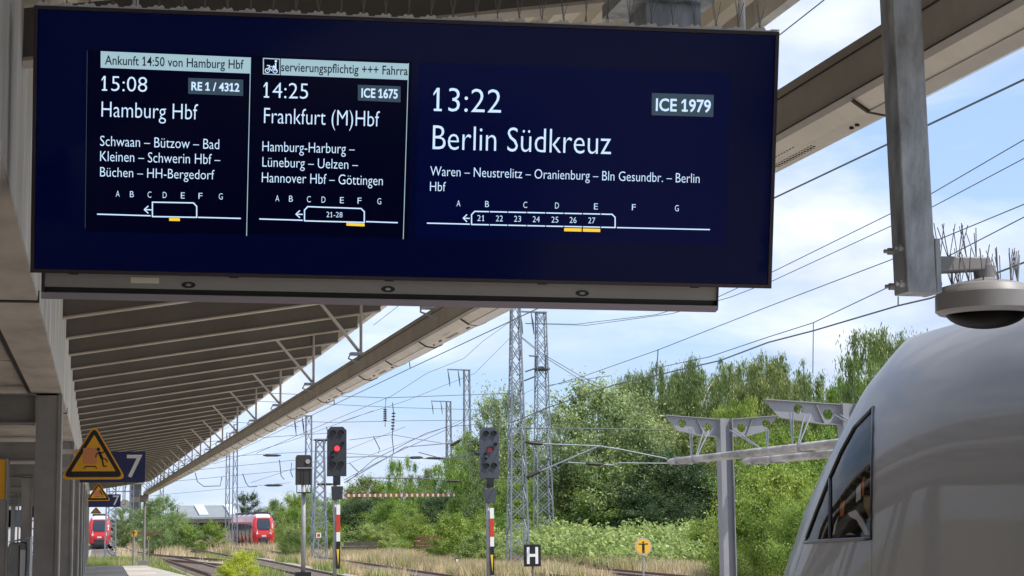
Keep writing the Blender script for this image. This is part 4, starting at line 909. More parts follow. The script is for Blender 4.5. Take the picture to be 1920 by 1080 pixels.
wire([(1020, 724), (1080, 714), (1145, 704)], .03, 'short wire from second tall mast to the first birch', Y=130)
for i, (a, b, Yq) in enumerate((((300, 905), (560, 880), 200), ((300, 888), (560, 862), 190), ((280, 930), (545, 905), 240), ((420, 790), (560, 800), 170))):
    wire([a, b], .03, ['low wire over the far bushes, third from the top', 'low wire over the far bushes, second from the top', 'lowest wire just over the far bushes', 'wire between the duct and the thin crossarm mast'][i], Y=Yq)
for i in range(5):
    a, b = [((330, 872), (620, 700)), ((400, 870), (700, 770)), ((470, 905), (760, 800)), ((650, 870), (1000, 730)), ((300, 850), (430, 800))][i]
    wire([a, ((a[0]+b[0])/2, (a[1]+b[1])/2+5), b], .022, ['faint slanting wire left of the turned-away signal', 'faint slanting wire crossing the cross-spans', 'faint slanting wire behind the lit signal', 'faint slanting wire reaching the second tall mast', 'faint slanting wire at the canopy end'][i], Y=150+8*i)
# droppers and fittings
def dropper(a, b, Y, r, label):
    o = MB().tube([atY(*a, Y), atY(*b, Y)], r, 5).build('wire_dropper', wirem); tag(o, label, 'wire', 'vertical droppers')
dropper((1525, 605), (1524, 700), 40, .012, 'vertical dropper over the birch gap'); dropper((1234, 655), (1231, 705), 60, .02, 'vertical dropper with hook above the dark birches')
dropper((765, 661), (769, 690), 40, .012, 'short dropper under the duct left of the board end'); dropper((626, 742), (627, 760), 50, .015, 'short dropper hanging under the duct, farther along'); dropper((1684, 556), (1684, 574), 31, .014, 'tiny dropper clip under the hanging post')
for pts_, lab in ((((366, 886), (370, 903), (382, 912), (413, 911), (416, 894)), 'hooked registration arm over the far bushes, left of the pair of far masts'),
     (((455, 888), (461, 905), (467, 913), (482, 912)), 'small hooked arm just right of the pair of far masts'), (((524, 862), (527, 892), (533, 899)), 'small dropper arm left of the turned-away signal'),
     (((547, 868), (545, 885), (549, 895)), 'second small dropper arm left of the turned-away signal'), (((612, 800), (615, 812), (611, 825), (608, 838)), 'bent arm on the left edge of the lit signal head'),
     (((735, 818), (738, 846), (733, 864)), 'long thin dropper right of the lit signal'), (((700, 818), (712, 842), (709, 850)), 'slanted dropper right of the lit signal'), (((840, 832), (838, 862)), 'vertical dropper left of the small distant mast'),
     (((318, 840), (321, 862), (316, 868)), 'dropper near the canopy end, over the grey roof'), (((655, 868), (672, 885), (668, 893)), 'small slanted fitting beside the lit signal')):
    o = MB().tube([atY(*q, 135) for q in pts_], .035, 5).build('registration_arm', wirem); tag(o, lab, 'catenary fitting', 'small catenary fittings')
# hanging insulator strings
for (pp, lab) in ((((724, 746), (722, 768), (723, 780), (722, 800)), 'left hanging insulator string on the topmost cross-span'), (((736, 755), (738, 775), (737, 800), (735, 822)), 'right hanging insulator string on the topmost cross-span')):
    P_ = [atY(*q, 131) for q in pp]; t = thing('insulator_string', P_[0], lab, 'insulator', 'hanging insulator strings'); MB().tube(P_, .035, 6).build('rod', wirem, t)
    for k in range(6): q = P_[1].lerp(P_[3], k/8); MB().lathe([(.05, -.06), (.15, -.03), (.15, .02), (.05, .06)], q, 10).build('disc', beadm, t)
# cantilever arms
for i, (pp, r, lab) in enumerate((([(985, 896), (1012, 884), (1120, 838), (1128, 836)], .05, 'slanting catenary arm rising right from the tallest mast'), ([(985, 829), (1012, 832), (1120, 836), (1160, 842), (1250, 860)], .04, 'level catenary arm right of the tallest mast, upper'),
     ([(1065, 867), (1148, 872), (1160, 868), (1262, 869)], .035, 'thin registration arm before the big willow'), ([(645, 905), (760, 838), (855, 830)], .04, 'slanting catenary arm right of the lit signal'), ([(650, 857), (700, 856), (780, 858)], .04, 'level registration arm right of the lit signal'), ([(785, 848), (830, 860), (900, 852)], .035, 'registration arm left of the slate signal'), ([(690, 896), (790, 897), (850, 902)], .04, 'low registration arm over the marker line'))):
    Yq = 90 if i < 3 else 125; P_ = [atY(*q, Yq) for q in pp]; t = thing('catenary_arm', P_[0], lab, 'catenary arm', 'catenary arms'); MB().tube(P_, r, 6).build('tube', galv_far if i < 5 else wirem, t)
    q = P_[0].lerp(P_[1], .6) if i < 3 else P_[-1]; d = (P_[1]-P_[0]).normalized(); MB().tube([q-d*.5, q-d*.3, q+d*.3, q+d*.5], [.04, .10, .10, .04], 8).build('insulator', beadm, t)
for (px_, py_, lab) in ((30+480, 854, 'dark insulator bead left of the turned-away signal'), (604, 825, 'dark insulator bead on top of the short wide mast'), (815, 859, 'dark insulator bead between the tall signals'), (611, 908, 'dark insulator bead beside the short wide mast'), (513, 910, 'lowest dark insulator bead left of the turned-away signal')):
    p = atY(px_, py_, 118); d = Vector((1, 0, 0)); o = MB().tube([p-d*.6, p-d*.35, p+d*.35, p+d*.6], [.03, .08, .08, .03], 8).build('wire_insulator', beadm); tag(o, lab, 'insulator')
# ------------------------------------------------------------------ red regional trains
rred = mat('train_red', (.62, .025, .03), .35, coat=.3, var=.1, vscale=1); rwhite = mat('train_roof_white', (.72, .72, .72), .5); rdark = mat('train_underframe', (.035, .035, .04), .6); rglass = mat('train_glass', (.03, .04, .055), .12, spec=.8)
def redtrain(px_, Y, label, length=46):
    x = atY(px_, 990, Y).x; z0 = gz(Y)+.2
    t = thing('red_train', (x, Y, z0), label, 'train', 'red regional trains')
    st_ = [(0, .62, .55, 1.55), (.12, .82, .40, 1.95), (.35, .93, .35, 2.45), (.75, .97, .34, 3.1), (1.2, .99, .34, 3.75), (1.8, 1, .34, 4.1), (2.6, 1, .34, 4.2), (length, 1, .34, 4.2)]
    mb = MB(); n = 20; vs = []
    for dy, sw, zl, zh in st_:
        for k in range(n):
            a = 2*math.pi*(k+.5)/n; cx2, sz2 = math.cos(a), math.sin(a); ex_ = .42
            X = 1.45*sw*math.copysign(abs(cx2)**ex_, cx2); Zc = (zl+zh)/2; Z = Zc+(zh-zl)/2*math.copysign(abs(sz2)**ex_, sz2)
            if Z > 3.0: X *= 1-.18*((Z-3.0)/1.2)
            vs.append((x+X, Y+dy, z0+Z))
    fs = [(i*n+k, i*n+(k+1) % n, (i+1)*n+(k+1) % n, (i+1)*n+k) for i in range(len(st_)-1) for k in range(n)]+[tuple(range(n)), tuple(range((len(st_)-1)*n, len(st_)*n))]
    mb.v = [Vector(v) for v in vs]; mb.f = fs; mb.mi = []
    for f in fs:
        zc = sum(vs[i][2] for i in f)/len(f)-z0; mb.mi.append(1 if zc > 3.8 else (2 if zc < .55 else 0))
    mb.build('body', [rred, rwhite, rdark], t, smooth=False)
    def fy(z): # front surface y at height z
        pts = [(1.05, 0), (1.55, 0), (1.95, .12), (2.45, .35), (3.1, .75), (3.75, 1.2), (4.1, 1.8)]
        for (za, ya), (zb2, yb2) in zip(pts[:-1], pts[1:]):
            if za <= z <= zb2: return ya+(yb2-ya)*(z-za)/(zb2-za)
        return 0
    def patch(name, zs_, ws, m, o=.05, par=t):
        mb = MB(); vs = []
        for z, w_ in zip(zs_, ws): vs += [(x-w_, Y+fy(z)-o, z0+z), (x+w_, Y+fy(z)-o, z0+z), (x+w_, Y+fy(z)+.06, z0+z), (x-w_, Y+fy(z)+.06, z0+z)]
        q = len(zs_); mb.add(vs, [(i*4+k, i*4+(k+1) % 4, i*4+4+(k+1) % 4, i*4+4+k) for i in range(q-1) for k in range(4)]+[(0, 1, 2, 3), (q*4-4, q*4-3, q*4-2, q*4-1)]); return mb.build(name, m, par)
    wf = patch('window_surround', (2.12, 2.45, 3.1, 3.72), (.92, 1.05, 1.05, .92), rred, .04); patch('windscreen', (2.2, 2.45, 3.1, 3.62), (.72, .86, .86, .74), rglass, .09)
    patch('nose_panel', (1.2, 1.55, 1.95), (.95, 1.0, 1.05), rred, .05)
    for s_ in (-1, 1):
        MB().lathe([(.13, -.05), (.13, .05)], (x+s_*.85, Y-.03, z0+1.75), 10, 'Y').build('headlight', mat('headlight_lens', (.8, .8, .75), .3), t)
        MB().bar((x+s_*.95, Y-.02, z0+1.5), (x+s_*.80, Y+.10, z0+2.2), .06, .06).build('white_line', rwhite, t)
    MB().box2((x-.62, Y-.25, z0+.40), (x+.62, Y+.3, z0+1.2)).build('coupler', rdark, t, bevel=.08); MB().box2((x-1.1, Y-.05, z0+.15), (x+1.1, Y+.5, z0+.5)).build('snow_plough', rdark, t)
    MB().box2((x-.28, Y-.08, z0+1.32), (x+.28, Y-.02, z0+1.52)).build('emblem', rwhite, t)
    for s_ in (-1, 1): MB().box2((x+s_*1.40, Y+3.2, z0+1.35), (x+s_*1.465, Y+length-.5, z0+2.9)).build('window_band', rglass, t)
    for k in range(6):
        for s_ in (-1, 1): MB().box2((x+s_*1.44, Y+4+k*6, z0+.7), (x+s_*1.475, Y+5.4+k*6, z0+2.8)).build('door', rdark, t)
    for k in range(3): MB().box2((x-1.0, Y+2+k*16, z0+0), (x+1.0, Y+5+k*16, z0+.6)).build('bogie', rdark, t)
    for k in range(4): MB().box2((x-.9, Y+4+k*9, z0+4.15), (x+.9, Y+9+k*9, z0+4.45)).build('roof_unit', rdark, t)
    for s_ in (-1, 1): MB().bar((x+s_*1.5, Y+1.0, z0+2.5), (x+s_*1.75, Y+.7, z0+2.6), .08, .3).build('mirror', rdark, t)
redtrain(186.5, 236, 'red regional train seen beneath the warning triangles, left one of two')
redtrain(495, 226, 'red regional train in the distant yard, right one of two', 38)
# ------------------------------------------------------------------ buildings
roofm = mat('grey_roof', (.27, .30, .31), .7, var=.12, vscale=.5); wallm = mat('building_wall', (.30, .27, .24), .8, var=.2, vscale=.6); skym = mat('skylight_glass', (.75, .80, .84), .3)
def building(pxa, pxb, pye, pyr, Y, label, sk=(), dep=14, wall=wallm, wins=0):
    A, B_ = atY(pxa, pye, Y), atY(pxb, pye, Y); C_ = atY(pxa, pyr, Y+dep/2); t = thing('workshop_building', ((A.x+B_.x)/2, Y, GZ), label, 'building'); ze, zr_ = A.z, C_.z
    MB().box2((A.x, Y, GZ-1), (B_.x, Y+dep, ze)).build('wall', wall, t)
    mb = MB(); mb.extrude([(A.x-.5, Y-.6, ze-.1), (A.x-.5, Y+dep/2, zr_), (A.x-.5, Y+dep+.6, ze-.1), (A.x-.5, Y+dep+.6, ze-.4), (A.x-.5, Y+dep/2, zr_-.3), (A.x-.5, Y-.6, ze-.4)], (B_.x-A.x+1, 0, 0)); rf = mb.build('roof', roofm, t)
    for (p0_, p1_) in sk:
        xa, xb = atY(p0_, pye, Y).x, atY(p1_, pye, Y).x; f0, f1 = .12, .92; q = lambda f, xx, o: (xx, Y-.6+(dep/2+.6)*f, ze-.1+(zr_-ze+.1)*f+o)
        sh = (xb-xa)*.18
        MB().add([q(f0, xa+sh, .06), q(f0, xb+sh, .06), q(f1, xb-sh, .06), q(f1, xa-sh, .06), q(f0, xa+sh, .3), q(f0, xb+sh, .3), q(f1, xb-sh, .3), q(f1, xa-sh, .3)], [(0, 3, 2, 1), (4, 5, 6, 7), (0, 1, 5, 4), (1, 2, 6, 5), (2, 3, 7, 6), (3, 0, 4, 7)]).build('skylight', skym, rf)
    for k in range(wins):
        xx = A.x+(B_.x-A.x)*(k+.5)/wins; MB().box2((xx-.8, Y-.06, ze-2.2), (xx+.8, Y-.002, ze-1.0)).build('window', rglass, t)
    return t
building(342, 448, 969, 948, 290, 'long grey-roofed building with two tilted white skylights behind the left bushes', ((371, 388), (427, 445)), wins=9)
t = thing('reflection_block', (-13, 0, GZ), 'unseen long brown block beyond the island platform, added to darken reflections in the silver train', 'building')
MB().box2((-17, -60, GZ), (-12, 34, 8)).build('wall', mat('reflection_block_brown', (.20, .14, .11), .85, var=.25, vscale=.8), t); MB().box2((-17.4, -60.4, 8), (-11.6, 34.4, 8.5)).build('roof', roofm, t)  # out-of-view block, added so train paint and cab glass reflect something darker
for k in range(16): MB().box2((-12.0, -57+k*5.6, 1), (-11.97, -54.6+k*5.6, 3.2)).build('window', rglass, t)
building(-60, 30, 930, 905, 130, 'pale building glimpsed between the left columns', (), wall=mat('pale_wall', (.62, .62, .60), .8), wins=6)
building(50, 120, 925, 915, 170, 'bright low building seen between the second and third columns', (), wall=mat('bright_wall', (.72, .73, .74), .8), wins=5)
t = thing('brick_tower', atY(252, 1000, 330), 'dark brown square tower at the end of the canopy', 'tower'); a, b = atY(244, 908, 330), atY(264, 1000, 330)
MB().box2((a.x, 330, GZ), (b.x, 334, a.z)).build('wall', mat('dark_brick', (.14, .12, .11), .85, var=.25, vscale=.5), t); MB().box2((a.x-.4, 329.6, a.z), (b.x+.4, 334.4, a.z+.5)).build('cornice', roofm, t)
for k in range(3): MB().box2((a.x+.4, 329.95, 2+k*2.2), (b.x-.4, 329.99, 3.1+k*2.2)).build('window', rglass, t)
a, b = atY(205, 908, 300), atY(243, 975, 300); t = thing('grey_gantry_house', ((a.x+b.x)/2, 300, GZ), 'grey latticed gantry house far behind the left red train', 'building')
mb = MB()
for k in range(4): xx = a.x+(b.x-a.x)*k/3; mb.bar((xx, 300, GZ), (xx, 300, a.z), .18, .18)
for k in range(7): mb.bar((a.x+(b.x-a.x)*k/7, 300, a.z-1.2), (a.x+(b.x-a.x)*(k+1)/7, 300, a.z if k % 2 else a.z-1.2), .1, .1)
mb.bar((a.x, 300, a.z), (b.x, 300, a.z), .2, .2); mb.bar((a.x, 300, a.z-1.2), (b.x, 300, a.z-1.2), .2, .2); mb.build('frame', galv_far, t)
# ------------------------------------------------------------------ left platform furniture
cabm = mat('cabinet_grey', (.45, .46, .45), .45, var=.08, vscale=3)
a, b = atY(16, 1018, 16.0), atY(62, 1010, 16.0); t = thing('info_cabinet', (a.x, 16, 0), 'grey metal cabinet with rounded top beside the first column, lower left corner', 'cabinet')
MB().box2((a.x, 16, .05), (b.x-.05, 16.5, a.z)).build('body', cabm, t, bevel=.02); MB().box2((a.x-.005, 15.97, .0), (a.x+.022, 16.52, a.z-.03)).build('corner_post', galv, t, bevel=.005); MB().box2((b.x-.05, 15.97, 0), (b.x-.02, 16.52, b.z)).build('corner_post', galv, t, bevel=.005)
MB().box2((a.x+.10, 15.985, .3), (a.x+.145, 15.998, a.z-.06)).build('glass_strip', mat('pale_strip', (.9, .92, .92), .2), t); MB().box2((a.x+.09, 15.99, .2), (a.x+.098, 15.999, a.z-.02)).build('door_gap', black, t)
MB().add([(a.x, 16, a.z), (b.x-.02, 16, b.z), (b.x-.02, 16.5, b.z), (a.x, 16.5, a.z), (a.x, 16, a.z+.012), (b.x-.02, 16, b.z+.02), (b.x-.02, 16.5, b.z+.02), (a.x, 16.5, a.z+.012)], [(0, 3, 2, 1), (4, 5, 6, 7), (0, 1, 5, 4), (1, 2, 6, 5), (2, 3, 7, 6), (3, 0, 4, 7)]).build('lid', galv, t)
a, b = atY(-40, 862, 18.), atY(9.5, 935, 18.); t = thing('timetable_case', (b.x, 18, b.z), 'orange-yellow board cut off by the left edge of the picture', 'notice board')
MB().box2((a.x, 18, b.z), (b.x, 18.05, a.z)).build('panel', orange, t); MB().box2((b.x, 17.99, b.z-.01), (b.x+.012, 18.06, a.z+.01)).build('frame', colm, t)
for i, px_ in enumerate((44, 64, 3)):
    a = atY(px_, 1000, 62+i*4); t = thing('lattice_support', (a.x, a.y, -.0), ['lattice support seen between the left columns, nearer the first column', 'second lattice support just left of the first column', 'dark slatted support at the left edge of the picture'][i], 'support', 'supports seen between the left columns')
    t.location.z = 0; mb = MB(); h_ = 3.3
    for s_ in (-.18, .18): mb.bar((a.x+s_, a.y, 0), (a.x+s_, a.y, h_), .05, .05)
    for k in range(8): mb.bar((a.x-.18*(-1)**k, a.y, h_*k/8), (a.x+.18*(-1)**k, a.y, h_*(k+1)/8), .035, .035)
    mb.build('lattice', colm, t)
# ------------------------------------------------------------------ stacks of sleepers, boulders
random.seed(21)
for (pxc, pyc, Y, w, n_, m, lab) in ((673, 1024, 140, 2.9, 9, mat('dark_sleeper', (.10, .085, .07), .9, var=.3, vscale=3), 'low stack of dark old sleepers in the dry grass right of the lit signal'),
     (808, 1030, 132, 2.4, 14, mat('rust_stack', (.17, .075, .05), .9, var=.3, vscale=3), 'taller rust-brown stack of rails and sleepers by the bramble bank')):
    a = atZ(pxc, pyc, GZ+.3); x = atY(pxc, pyc, Y).x; t = thing('sleeper_stack', (x, Y, GZ), lab, 'stack')
    for k in range(n_):
        lay = k//4; MB().box((x+random.uniform(-.15, .15), Y-.7+(k % 4)*.42, gz(Y)+.2+lay*.37), (w*random.uniform(.85, 1.05), .30, .30), Matrix.Rotation(random.uniform(-.06, .06), 3, 'Z')).build('sleeper', m, t)
# buffer at the grass edge
a = atY(283, 1000, 118); t = thing('buffer_stop', (a.x+.7, 118, GZ), 'low dark trestle in the grass right of the end post', 'buffer stop')
MB().box2((a.x-.9, 118, a.z-.05), (a.x+.75, 118.12, a.z+.12)).build('beam', rustm, t)
for s_ in (-.1, .65): MB().bar((a.x+s_, 118.06, GZ), (a.x+s_, 118.06, a.z), .05).build('leg', rustm, t)
# ------------------------------------------------------------------ vegetation
def leafcloud(centers, radii, n, size, droop=0, seed=0, flat=.75, up=0):
    r = np.random.RandomState(seed); C_ = np.asarray(centers); R_a = np.asarray(radii)
    wgt = R_a**2; idx = r.choice(len(C_), n, p=wgt/wgt.sum())
    d = r.normal(size=(n, 3)); d /= np.linalg.norm(d, axis=1)[:, None]
    rad = R_a[idx]*np.minimum(np.abs(r.normal(size=n))*.78, 1.9)
    ax = C_-C_.mean(0); ax[:, 2] = np.abs(ax[:, 2])*.5+.12; ax += r.normal(size=ax.shape)*.10; ax /= np.linalg.norm(ax, axis=1)[:, None]
    P_ = C_[idx]+d*rad[:, None]*np.array([1, 1, flat])
    along = ((P_-C_[idx])*ax[idx]).sum(1); P_ = P_+ax[idx]*(along*(1.0 if not droop else .1))[:, None]
    tw = r.rand(n) < (.03 if droop else .10); P_[tw] += (ax[idx]*R_a[idx][:, None]*((.2 if droop else .5)+(.5 if droop else 1.1)*r.rand(n))[:, None])[tw]
    P_[:, 2] = np.maximum(P_[:, 2], .004)
    if droop: P_[:, 2] -= droop*(r.rand(n)**2)*R_a[idx]*2
    nrm = d*.7+r.normal(size=(n, 3))*.6; nrm[:, 2] += .25+up; nrm /= np.linalg.norm(nrm, axis=1)[:, None]
    a = np.cross(nrm, r.normal(size=(n, 3))); a /= np.linalg.norm(a, axis=1)[:, None]; b = np.cross(nrm, a)
    if droop: a = a*.45+np.array([0, 0, -1])*.8; a /= np.linalg.norm(a, axis=1)[:, None]
    s = size*(.6+.8*r.rand(n))[:, None]; A = a*s; B = b*s*(.32 if droop else .5)
    return np.stack([P_-A, P_-B*.9+A*.1, P_+A, P_+B*.9-A*.05], 1).reshape(-1, 3)
def crown_pts(seed, kind):
    """unit-height crown, z 0..1, half width ~.5"""
    r = random.Random(seed); cs = []; rs = []
    if kind == 'bush': lo, ncl = 0.0, 70
    elif kind == 'dense': lo, ncl = .06, 120
    else: lo, ncl = .10, 80
    while len(cs) < ncl:
        z = lo+(1-lo)*r.random(); f = (z-lo)/(1-lo)
        if kind == 'birch': w = .20+.34*math.sin(math.pi*min(1, f*.84+.12))**.7*(1-.30*f)
        elif kind == 'bush': w = .5*(1-f**2.2)**.5
        else: w = .5*math.sin(math.pi*min(1, f*.80+.14))**.75
        a = r.random()*2*math.pi; q = (r.random()**.45)*w; rr = (.045+.065*r.random())*(1.15 if kind != 'birch' else 1.25)
        if f > .80: rr *= .75
        cs.append((q*math.cos(a), q*math.sin(a), min(z, 1-rr*.7))); rs.append(rr)
    return cs, rs
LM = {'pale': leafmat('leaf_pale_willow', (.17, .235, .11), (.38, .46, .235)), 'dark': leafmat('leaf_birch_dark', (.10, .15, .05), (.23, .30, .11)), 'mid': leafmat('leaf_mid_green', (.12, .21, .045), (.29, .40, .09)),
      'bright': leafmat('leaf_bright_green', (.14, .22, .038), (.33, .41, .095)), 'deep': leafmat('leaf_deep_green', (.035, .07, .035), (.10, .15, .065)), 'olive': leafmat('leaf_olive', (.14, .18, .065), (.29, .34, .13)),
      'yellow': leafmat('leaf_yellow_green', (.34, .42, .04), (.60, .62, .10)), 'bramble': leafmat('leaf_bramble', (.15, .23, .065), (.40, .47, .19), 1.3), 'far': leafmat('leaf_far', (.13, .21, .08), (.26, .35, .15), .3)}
bark = mat('tree_bark', (.16, .14, .12), .9, var=.4, vscale=2); bark2 = mat('birch_bark', (.50, .48, .44), .85, var=.6, vscale=3)
CM = {}
def crown_mesh(kind, var, m, n, aniso, ls=1):
    key = (kind, var)
    if key in CM: return CM[key]
    n, ls = {'birch': (36000, .76), 'dense': (44000, .70), 'bush': (60000, .60) if var >= 10 else (26000, .85)}[kind]; aniso = {'birch': 1.8, 'dense': 1.3, 'bush': .8}[kind]
    cs, rs = crown_pts(var*17+3, kind)
    droop = 1.1 if kind == 'birch' else .25
    sc = np.array([1, 1, aniso]); V = leafcloud(np.array(cs)*sc, np.array(rs)*1.0, n, (.024 if kind == 'birch' else .019)*ls, droop if kind == 'birch' else 0, var, up=0)
    V /= sc; CM[key] = quads('crown', V, None, LM['mid']); return CM[key]
def tree(px_, pyt, Y, wpx, kind, m, label, name='tree', zb=None, n=None, group='trees behind the railway yard', trunk=True, var=0):
    zb = gz(Y); top = atY(px_, pyt, Y); w = wpx*Y/F; x = top.x; H = top.z-zb
    t = thing(name, (x, Y, zb), label, 'bush' if name in ('bush', 'shrub') else 'tree', group)
    lo = .0
    me = crown_mesh(kind, var, m, n or 13000, max(.6, min(2.2, round(H/w*2)/2)), .6 if (n or 0) > 30000 else 1)
    c = bpy.data.objects.new('crown', me); COL.objects.link(c); c.parent = t; c.material_slots[0].link = 'OBJECT'; c.material_slots[0].material = LM[m]; c.scale = (w, w*.9, H); c.rotation_euler = (0, 0, random.uniform(0, 6.28))
    if trunk:
        mb = MB(); r0 = max(.12, H*.014); pts = [(x, Y, zb)]; 
        for k in range(1, 6): pts.append((x+random.uniform(-.03, .03)*w, Y+random.uniform(-.03, .03)*w, zb+H*.9*k/5))
        mb.tube(pts, [r0, r0*.85, r0*.65, r0*.45, r0*.3, r0*.1], 7)
        for k in range(9):
            f = .25+.6*random.random(); a = random.random()*6.28; p_ = Vector(pts[int(f*5)]); q_ = p_+Vector((math.cos(a)*w*.3, math.sin(a)*w*.3, H*.16)); mb.tube([p_, p_.lerp(q_, .5)+Vector((0, 0, H*.02)), q_], [r0*.35, r0*.22, r0*.06], 5)
        mb.build('trunk', bark2 if kind == 'birch' else bark, t)
    return t
random.seed(5)
T = [ # px, top, Y, width, kind, material, label, var
 (1190, 690, 172, 120, 'birch', 'dark', 'leftmost dark birch of the tall row, behind the silvery willow', 0), (1244, 672, 176, 110, 'birch', 'dark', 'second dark birch of the tall row, under the hook dropper', 1),
 (1310, 664, 170, 120, 'birch', 'dark', 'third dark birch of the tall row, above the first perforated crossarm', 2), (1375, 668, 180, 120, 'birch', 'olive', 'fourth birch of the tall row with olive leaves', 3),
 (1440, 652, 172, 130, 'birch', 'olive', 'fifth and highest olive birch of the tall row', 0), (1512, 690, 175, 110, 'birch', 'dark', 'last low dark birch before the sky gap', 1), (1475, 668, 190, 110, 'birch', 'dark', 'dark birch behind the highest olive birch', 2),
 (1560, 715, 180, 90, 'birch', 'dark', 'small dark birch in the sky gap left of the train roof', 3),
 (1655, 604, 150, 170, 'birch', 'dark', 'tall drooping birch rising behind the train nose', 0), (1600, 690, 156, 110, 'birch', 'mid', 'lower birch at the left foot of the tall drooping one', 1), (1715, 640, 158, 120, 'birch', 'dark', 'birch mostly hidden behind the train roof', 2),
 (1165, 725, 185, 110, 'birch', 'dark', 'dark birch filling between the silvery willow and the tall row', 1), (1215, 690, 188, 110, 'birch', 'dark', 'birch behind the first two of the tall row', 2), (1275, 690, 190, 110, 'birch', 'dark', 'birch behind the second and third of the tall row', 0), (1345, 690, 192, 110, 'birch', 'dark', 'birch behind the third and fourth of the tall row', 3), (1410, 685, 194, 110, 'birch', 'dark', 'birch behind the fourth and fifth of the tall row', 1), (1545, 722, 192, 100, 'birch', 'mid', 'mid-green birch at the bottom of the sky gap', 2), (1625, 650, 165, 140, 'birch', 'mid', 'mid-green birch behind the tall drooping one', 3), (1680, 615, 168, 140, 'birch', 'dark', 'second drooping birch just above the train nose', 1),
 (1120, 722, 127, 215, 'dense', 'pale', 'big silvery willow in the middle', 0), (1065, 770, 145, 130, 'dense', 'pale', 'silvery shrub willow just right of the two tall masts', 1), (1205, 765, 138, 130, 'dense', 'olive', 'yellowish willow right of the big silvery one', 2),
 (945, 732, 150, 130, 'dense', 'pale', 'round light tree behind the tallest mast', 1), (905, 800, 158, 110, 'birch', 'mid', 'feathery tree behind the slate signal', 1), (985, 810, 150, 100, 'dense', 'mid', 'green tree between and behind the two tall masts', 2),
 (1380, 738, 132, 110, 'birch', 'bright', 'bright green young birch above the perforated crossarm', 0), (1300, 800, 130, 150, 'dense', 'olive', 'sunlit olive tree behind the left end of the crossarm', 0), (1460, 800, 135, 130, 'dense', 'mid', 'green tree behind the right end of the first crossarm', 1),
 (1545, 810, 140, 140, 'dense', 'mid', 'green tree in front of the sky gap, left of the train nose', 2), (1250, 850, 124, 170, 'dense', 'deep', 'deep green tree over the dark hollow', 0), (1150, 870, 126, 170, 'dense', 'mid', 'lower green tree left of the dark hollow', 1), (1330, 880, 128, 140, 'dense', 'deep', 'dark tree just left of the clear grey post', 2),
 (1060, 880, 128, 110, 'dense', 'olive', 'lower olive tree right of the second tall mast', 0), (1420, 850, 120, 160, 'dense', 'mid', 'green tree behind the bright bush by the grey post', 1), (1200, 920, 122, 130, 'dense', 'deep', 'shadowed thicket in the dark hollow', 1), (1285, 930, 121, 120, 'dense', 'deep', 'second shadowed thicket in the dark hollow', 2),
 (755, 852, 205, 66, 'birch', 'mid', 'slim birch rising above the marker line', 1), (800, 874, 210, 70, 'birch', 'dark', 'darker birch right of the slim one above the marker line', 2), (845, 852, 190, 80, 'birch', 'mid', 'leafy birch under the small distant mast', 3), (880, 822, 185, 90, 'birch', 'mid', 'birch between slender mast and slate signal', 0),
 (690, 896, 215, 90, 'dense', 'olive', 'pale tree just right of the lit signal above the marker line', 0), (735, 905, 212, 80, 'dense', 'mid', 'mid-green tree under the slim birch', 1), (650, 915, 218, 70, 'dense', 'mid', 'low tree behind the lit signal', 2),
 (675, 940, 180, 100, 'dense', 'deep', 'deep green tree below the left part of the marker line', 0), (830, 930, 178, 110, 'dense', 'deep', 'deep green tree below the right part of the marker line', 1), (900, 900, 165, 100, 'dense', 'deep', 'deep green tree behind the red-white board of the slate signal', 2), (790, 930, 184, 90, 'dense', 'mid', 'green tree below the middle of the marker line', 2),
 (725, 945, 172, 80, 'dense', 'mid', 'round green tree right of the lit signal mast', 0), (765, 952, 165, 60, 'birch', 'bright', 'bright pointed young tree below the marker line', 2),
 (975, 900, 140, 110, 'dense', 'mid', 'green tree behind the foot of the tallest mast', 1),
 (556, 925, 190, 66, 'dense', 'bright', 'leafy tree right of the right red train', 1), (515, 938, 262, 44, 'dense', 'far', 'distant tree just behind the right red train', 0), (575, 920, 230, 60, 'dense', 'mid', 'tree behind the turned-away signal pole', 2), (465, 924, 300, 50, 'dense', 'deep', 'far dark tree above the right red train', 1), (610, 930, 200, 70, 'birch', 'mid', 'tree behind the short wide mast', 1),
 (300, 932, 220, 66, 'dense', 'far', 'bushy tree left of the grey-roofed building', 0), (275, 955, 230, 40, 'dense', 'far', 'small far tree beside the canopy end post', 2), (330, 962, 225, 60, 'dense', 'far', 'low tree before the grey-roofed building', 1), (232, 950, 250, 50, 'dense', 'far', 'far tree behind the platform clock', 1), (395, 952, 330, 60, 'dense', 'deep', 'far tree peeping over the grey roof, left', 0), (425, 948, 335, 30, 'dense', 'deep', 'far tree peeping over the grey roof, right', 2)]
for (px_, pt, Y, w, k, m, lab, v) in T: tree(px_, pt, Y, w*(1.35 if k == 'birch' else 1.2), k, m, lab, var=v, n=17000 if k == 'birch' else 19000)
